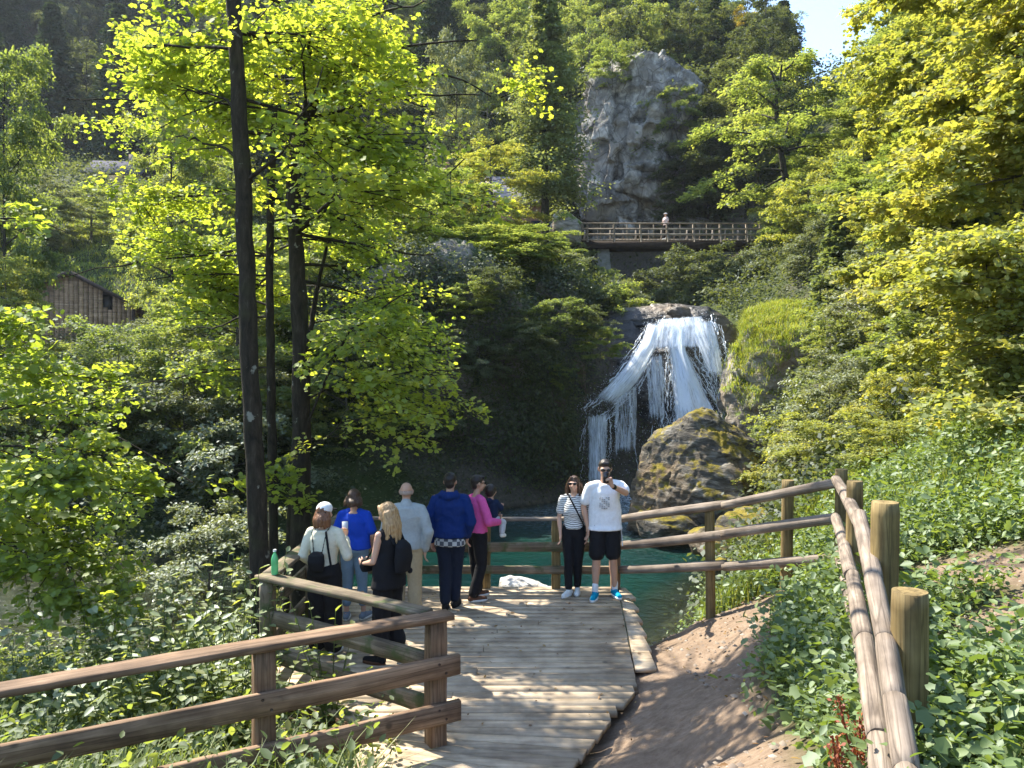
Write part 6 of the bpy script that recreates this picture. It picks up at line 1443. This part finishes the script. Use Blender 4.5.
bp = free_body(B, 'drawstring_backpack', C_black, pw, 'small black backpack with thin straps on the back of the woman in the white cap', 'backpack', .008)
B = Body(); B.limb([(.07, -.128, 1.44), (.10, -.14, 1.25), (.13, -.13, 1.05)], [.014, .014, .014]); B.build('strap', C_black, bp, .008, 1)
def phone(root, c, rz, tilt, label, up=0):
    mb = MB(); mb.box((0, 0, 0), (.072, .009, .150)); w = child_world(root, c); t_ = empty('mobile_phone', tuple(w)); t_.rotation_euler = (tilt, 0, rz + root.rotation_euler.z)
    mb.build('case', C_phone, t_); m2 = MB(); m2.box((0, -.0055, 0), (.064, .002, .138)); t = NT('phone_screen'); m2.build('screen', t.pbr((.5, .55, .6), .2), t_)
    m3 = MB(); m3.box((-.018, .0065, .05), (.026, .004, .030)); m3.build('camera_bump', C_lens, t_); tag(t_, label, 'phone'); return t_
phone(pw, (.15, .275, 1.415), .3, -.1, 'smartphone held up by the woman in the white cap')
# --- woman in the royal blue top
p2 = person('woman with dark bobbed hair in a royal blue top and light jeans', put(354, 0, 9.45), R(-5), 1.60,
    dict(elR=(.25, .0, 1.14), wrR=(.19, .14, .93), hdR=(-.1, .6, -1), elL=(-.25, 0, 1.14), wrL=(-.10, .22, 1.12), hdL=(.6, .8, .2), aR=(.12, .02, .09), tR=(.35, 1)), True, SK2, (0, 0), hair_long(H_brown, .10, False, .080),
    [dict(name='top', fn=tee(.75, .96, .022, 1.1, 1.44), mat=C_royal), dict(name='jeans', fn=trousers(.86, .010, 0, 1.04), mat=C_jeans)], None, dict(mat=C_shoeg), slim=1.08, vox=.009)
# --- blond woman in black
p3 = person('woman with long blond hair in a black sleeveless top and black trousers', put(388, 0, 8.02), R(62), 1.67,
    dict(elR=(.22, .02, 1.13), wrR=(.12, .24, 1.06), hdR=(-.5, .8, .1), thR=(0, .2, 1), elL=(-.21, .04, 1.14), wrL=(-.10, .25, 1.08), hdL=(.3, 1, 0), thL=(0, .3, 1), aR=(.12, -.04, .09), aL=(-.09, .06, .09)), True, SK, (.10, -.35), hair_long(H_blond, .34, True, .085, -.0),
    [dict(name='sleeveless_top', fn=tee(0, .84, .02, 1.15, 1.45), mat=C_black), dict(name='trousers', fn=trousers(.86, .02, .02, 1.03, .018), mat=C_black)], None, dict(mat=C_black, sole=C_brown), vox=.009)
B = Body(); B.loft([(.0, -.19, 1.02, .11, .055), (0, -.205, 1.16, .125, .075), (0, -.20, 1.30, .11, .06), (0, -.185, 1.36, .05, .03)])
for sx in (-1, 1): B.limb([(sx * .09, -.15, 1.33), (sx * .10, -.06, 1.475), (sx * .11, .07, 1.43), (sx * .13, .08, 1.28), (sx * .12, -.05, 1.12)], [.014] * 5)
bq = free_body(B, 'backpack', C_black, p3, 'black backpack worn by the long-haired blond woman', 'backpack', .009)
B = Body(); B.ball((.11, -.21, 1.01), (.03, .03, .035)); B.build('ornament', C_black, bq, .007, 1)
B = Body(); B.loft([(.0, .27, .98, .10, .05), (0, .28, 1.04, .12, .06), (0, .27, 1.12, .11, .045)]); B.limb([(-.10, .24, 1.08), (-.12, .1, 1.30), (-.10, .0, 1.48)], [.011] * 3)
hb = free_body(B, 'shoulder_bag', C_black, p3, 'open black bag held in front by the long-haired blond woman', 'bag', .009)
# --- bald man
p4 = person('bald man seen from behind in a pale blue-grey sweater and khaki trousers', put(406, 0, 9.35), R(0), 1.70,
    dict(elR=(.28, -.05, 1.14), wrR=(.23, .02, .90), elL=(-.27, -.03, 1.13), wrL=(-.2, .05, .9)), False, SK2, (.1, -.05), fringe,
    [dict(name='sweater', fn=tee(1.93, .93, .022, 1.05, 1.46, 1), mat=C_sweat), dict(name='trousers', fn=trousers(.97, .02, .0, 1.0, .008), mat=C_khaki)], None, dict(mat=C_brown), slim=1.1, vox=.009)
# --- man in blue jacket
p5 = person('man in a blue hooded jacket over a plaid shirt and dark jeans', put(450, 0, 9.92), R(-6), 1.74,
    dict(elR=(.27, .0, 1.13), wrR=(.20, .14, .92), elL=(-.28, -.02, 1.12), wrL=(-.25, .05, .87), aR=(.05, .06, .09), aL=(-.05, -.08, .09), kR=(.07, .06, .5), kL=(-.06, -.02, .5)), False, SK2, (0, 0), hair_short(H_dark),
    [dict(name='jacket', fn=lambda B, G, TR: (tee(1.95, .93, .026, 1.10, 1.47)(B, G, TR), B.limb([(-.09, -.07, 1.47), (0, -.12, 1.47), (.09, -.07, 1.47)], [.045, .055, .045]), B.limb([(-.09, -.04, 1.5), (-.05, .05, 1.48), (.05, .05, 1.48), (.09, -.04, 1.5)], [.03, .025, .025, .03])), mat=C_navy, wr=.012), dict(name='plaid_shirt', fn=lambda B, G, TR: B.loft([(0, -.005, .82, .205, .148), (0, -.005, .90, .200, .142), (0, -.005, .96, .17, .12)]), mat=C_plaid, wr=.004), dict(name='jeans', fn=trousers(.98, .019, 0, .98), mat=C_denim)], None, dict(mat=C_black, sole=C_black), vox=.009)
# --- person in pink holding a child
p6 = person('dark-haired person in a pink top carrying a toddler', put(477, 0, 10.30), R(-62), 1.66,
    dict(elR=(.25, .06, 1.13), wrR=(.10, .30, 1.08), hdR=(-.8, .3, .2), thR=(0, .3, 1), elL=(-.24, .10, 1.13), wrL=(-.02, .34, 1.14), hdL=(.9, .1, .1), thL=(0, .3, 1), aR=(.10, -.10, .09), aL=(-.11, .06, .09)), True, SK2, (-.05, -.0), hair_short(H_dark),
    [dict(name='top', fn=tee(1.93, .96, .018), mat=C_pink), dict(name='trousers', fn=trousers(.98, .016, .012), mat=C_black)], None, dict(mat=C_brown), glasses, vox=.009)
def toddler():
    w = child_world(p6, (-.0, .215, 1.12)); root = empty('person', tuple(w), R(-20)); root['label'] = 'toddler in a navy hooded top and pale trousers held by the person in pink'; root['category'] = 'person'
    B = Body(); B.loft([(0, 0, -.02, .085, .08), (0, 0, .08, .085, .075), (0, 0, .20, .09, .07), (0, 0, .26, .045, .04)]); B.limb([(0, 0, .25), (0, .0, .30)], [.04, .038])
    B.ball((0, 0, .375), (.072, .082, .082)); B.ball((0, .03, .345), (.052, .05, .05)); B.ball((0, .082, .355), (.010, .010, .010))
    for sx in (-1, 1):
        B.ball((sx * .072, 0, .365), (.012, .016, .02)); B.limb([(sx * .085, 0, .22), (sx * .12, .06, .14), (sx * .10, .13, .16)], [.034, .028, .02]); hand(B, (sx * .10, .13, .16), (-sx * .2, 1, .1), (-sx * .1, 0, 1), .5, s=.55)
        B.limb([(sx * .055, 0, .0), (sx * .14, .10, -.06), (sx * .15, .03, -.20)], [.05, .042, .028]); B.limb([(sx * .15, .03, -.20), (sx * .155, .10, -.225)], [.026, .022])
    B.build('body', SK, root, .008, 2)
    B = Body(); B.ball((0, -.012, .392), (.080, .086, .080)); B.ball((0, -.035, .36), (.066, .05, .06)); B.build('hair', H_dark, root, .008, 2, .004, 1, 30)
    B = Body(); B.loft([(0, 0, .02, .10, .09), (0, 0, .12, .10, .088), (0, 0, .21, .10, .08), (0, 0, .265, .06, .055)]); B.ball((0, -.06, .25), (.06, .035, .04))
    for sx in (-1, 1): B.limb([(sx * .08, 0, .22), (sx * .125, .06, .14), (sx * .103, .12, .158)], [.044, .038, .028])
    B.build('hooded_top', C_navyd, root, .008, 3, .005, 2)
    B = Body(); B.loft([(0, 0, -.05, .09, .09), (0, 0, .03, .095, .088)])
    for sx in (-1, 1): B.limb([(sx * .055, 0, .0), (sx * .14, .10, -.06), (sx * .15, .035, -.18)], [.058, .050, .036])
    B.build('trousers', C_grey, root, .008, 3, .004, 3)
    for sx in (-1, 1):
        B = Body(); B.limb([(sx * .15, .03, -.215), (sx * .155, .115, -.235)], [.033, .028]); B.build('shoe', C_shoew, root, .008, 1)
toddler()
# --- woman in the striped tee
p7 = person('dark-haired woman in sunglasses, a black and white striped tee and black trousers', put(574, 0, 10.55), R(172), 1.62,
    dict(elR=(.22, .0, 1.13), wrR=(.19, .12, .90), hdR=(0, .1, -1), elL=(-.22, -.02, 1.13), wrL=(-.20, .04, .90), aR=(.07, .10, .09), aL=(-.05, -.05, .09), kR=(.07, .08, .5), kL=(-.06, .02, .5), tR=(.45, 1), tL=(.0, 1)), True, SK, (-.15, .08), hair_long(H_brown, .17, True, .09),
    [dict(name='striped_tee', fn=tee(.62, .98, .016), mat=C_stripe, wr=.005), dict(name='trousers', fn=trousers(.97, .008), mat=C_black)], None, dict(mat=C_shoew), glasses, slim=1.0, vox=.008)
B = Body(); B.limb([(.06, .115, 1.46), (-.03, .155, 1.30), (-.11, .145, 1.14), (-.16, .10, 1.02)], [.011] * 4); B.limb([(.06, .115, 1.46), (.09, .0, 1.50), (.02, -.13, 1.40)], [.011] * 3); B.ball((-.19, .06, .98), (.035, .08, .06))
free_body(B, 'crossbody_bag', C_black, p7, 'black crossbody bag of the woman in the striped tee', 'bag', .008)
# --- man taking a selfie
p8 = person('tall man in white T-shirt, black shorts and teal shoes taking a selfie', put(605, 0, 10.38), R(182), 1.86,
    dict(shL=(-.20, .03, 1.44), elL=(-.22, .27, 1.37), wrL=(-.01, .48, 1.49), hdL=(.35, .12, 1), thL=(1, -.3, 0), cL=.9, elR=(.27, -.03, 1.15), wrR=(.22, .02, .90), aR=(.13, .05, .09), aL=(-.14, -.06, .09), kR=(.11, .04, .5), tR=(.35, 1), tL=(-.2, 1)), False, SK2, (-.05, -.12), hair_short(H_dark),
    [dict(name='t_shirt', fn=tee(.68, .87, .018, 1.22), mat=C_white, wr=.006), dict(name='shorts', fn=trousers(.41, .010, 0, .99, .004), mat=C_black)], None, dict(mat=C_teal, sole=C_shoew), glasses, slim=.97, vox=.008)
for a in ((.13, .05), (-.14, -.06)):
    B = Body(); B.limb([(a[0], a[1], .08), (a[0], a[1] + .003, .17)], [.040, .042]); B.build('sock', C_white, p8, .008, 1)
for i in range(3):
    mb = MB(); mb.tube(np.array([(-.195 - .004, .025 - i * .02, .93), (-.212, .03 - i * .02, .80), (-.222, .035 - i * .02, .66)]), .005, 5); mb.build('side_stripe', C_white, p8)
B = Body(); B.limb([(-.050, .435, 1.465), (-.034, .455, 1.478)], [.033, .033]); B.build('wristwatch', C_lens, p8, .007, 1)
t = NT('shirt_print'); v = t.coord('Object', (1, 1, 1)); mb = MB()
for i in range(7):
    for j in range(5):
        if (i * 7 + j * 3) % 4: mb.box((.085 - j * .028 , .150 + .008 * math.cos(j), 1.16 + i * .022), (.020, .004, .010 if (i + j) % 2 else .016), 0)
mb.build('shirt_print', t.pbr((.30, .31, .33), .9), p8)
phone(p8, (.07, .525, 1.60), 0, 0, 'dark smartphone held in front of his face by the man taking a selfie')
# --- walker on the footbridge
w9 = at(665, 241, 49.9)
p9 = person('walker in a pale top and white hat crossing the footbridge high above the waterfall', (w9[0], 49.7, w9[2] + .07), R(120), 1.70, dict(elR=(.22, .05, 1.13), wrR=(.14, .22, 1.12)), True, SK, (0, 0), hair_short(H_brown), [dict(name='top', fn=tee(.7, .93, .02), mat=cloth('top_pale_pink', (.6, .48, .45))), dict(name='trousers', fn=trousers(.97, .015), mat=C_black)], None, dict(mat=C_shoew), vox=.014)
B = Body(); B.ball((0, .0, 1.70), (.10, .11, .06)); B.loft([(0, .01, 1.675, .15, .16), (0, .01, 1.69, .14, .15)]); B.build('hat', C_white, p9, .012, 1)
# --- bottles
def bottle(loc, label):
    root = empty('bottle', tuple(loc)); t = NT('green_plastic'); p = t.pbr((.16, .72, .30), .12, None, .5, **{'Transmission Weight': .45})
    n = 16; prof = [(.030, 0), (.034, .01), (.034, .08), (.031, .09), (.034, .10), (.034, .15), (.024, .185), (.013, .205), (.012, .225)]
    mb = MB(); mb.tube(np.array([[0, 0, z] for r, z in prof]), np.array([r for r, z in prof]), n); mb.build('bottle_body', p, root, True)
    t = NT('bottle_cap_white'); mb = MB(); mb.tube(np.array([[0, 0, .222], [0, 0, .242]]), .0155, n); mb.build('cap', t.pbr((.7, .75, .72), .4), root); tag(root, label, 'bottle'); return root
bt = at(276, 573, 7.50)
bottle((bt[0], 7.46, 1.072), 'green plastic bottle standing on the corner of the fence rail beside the lichened trunk')
hb_ = child_world(p2, (-.06, .27, 1.08)); wv_ = child_world(p2, (.19, .17, .86)); bottle((wv_[0] - .0, wv_[1] - .02, .62), 'green bottle carried low by the woman in the royal blue top')
# ------------------------------------------------------------------ litter, pebbles
def on_dirt(n, seed, thr=.5):
    g = np.random.default_rng(seed); x = g.uniform(-1.5, 6, n); y = g.uniform(3, 11.3, n); k = (dirtmask(x, y) > thr) & ~on_deck(x, y) & land(x, y); x, y = x[k], y[k]; return np.stack([x, y, hgt(x, y)], 1), g
P_, g = on_dirt(5000, 501); n = len(P_)
O = np.array([[1,0,0],[.3,.9,0],[-.9,.4,0],[-.6,-.8,0],[.5,-.9,0],[0,0,.7]], float); F = np.array([[0,1,5],[1,2,5],[2,3,5],[3,4,5],[4,0,5]])
sz = .006 + .03 * g.random(n) ** 4
V = (P_[:, None] + O[None] * sz[:, None, None] * g.uniform(.6, 1.2, (n, 1, 3)) + [0, 0, .03]).reshape(-1, 3)
t = NT('pebble_stone'); a_ = t.n('ShaderNodeAttribute', attribute_name='var').outputs['Fac']
pm_ = t.pbr(t.ramp(a_, [(0, (.13, .10, .08)), (.6, (.20, .16, .12)), (1, (.34, .29, .24))]), .9)
o = link('pebbles', mesh_np('pebbles', V, (F[None] + (np.arange(n) * 6)[:, None, None]).reshape(-1, 3), False, {'var': np.repeat(g.random(n), 5)}), pm_); tag(o, 'small stones and clods scattered over the brown dirt path', 'pebbles', kind='stuff')
P_, g = on_dirt(1800, 502, .3); g2 = np.random.default_rng(503); m_ = 160
D_ = np.stack([g2.uniform(-2.2, 1.4, m_), g2.uniform(6.3, 10.8, m_), np.full(m_, .012)], 1); D_ = D_[(D_[:, 0] > -.5 - (D_[:, 1] - 6.25) * 1.3)]
Q_ = np.concatenate([P_ + [0, 0, .045], D_]); n = len(Q_); N_ = np.array([0, 0, 1.]) + g2.normal(0, .35, (n, 3))
LM_dry = leaf_mat('leaves_dry', (.10, .05, .02), (.20, .11, .04), (.34, .24, .08), .3, 1.3, .03)
o = link('fallen_leaves', cat_mesh('fallen_leaves', [leaves(Q_, N_, g2.normal(0, 1, (n, 3)), g2.uniform(.02, .055, n), 'oval', None, g2)]), LM_dry); tag(o, 'dry fallen leaves scattered on the dirt path and the deck boards', 'fallen leaves', kind='stuff')
# ------------------------------------------------------------------ air
HZ = MB(); HZ.box((-10, 123, 70), (326, 280, 162)); hz_o = HZ.build('haze', None)
hm = bpy.data.materials.new('haze_air'); hm.use_nodes = True; hm.node_tree.nodes.clear(); ho = hm.node_tree.nodes.new('ShaderNodeOutputMaterial'); hv = hm.node_tree.nodes.new('ShaderNodeVolumePrincipled')
hv.inputs['Color'].default_value = (.80, .88, 1.0, 1); hv.inputs['Density'].default_value = .0002; hv.inputs['Anisotropy'].default_value = .2; hm.node_tree.links.new(hv.outputs[0], ho.inputs['Volume'])
hz_o.data.materials.append(hm); tag(hz_o, kind='stuff')
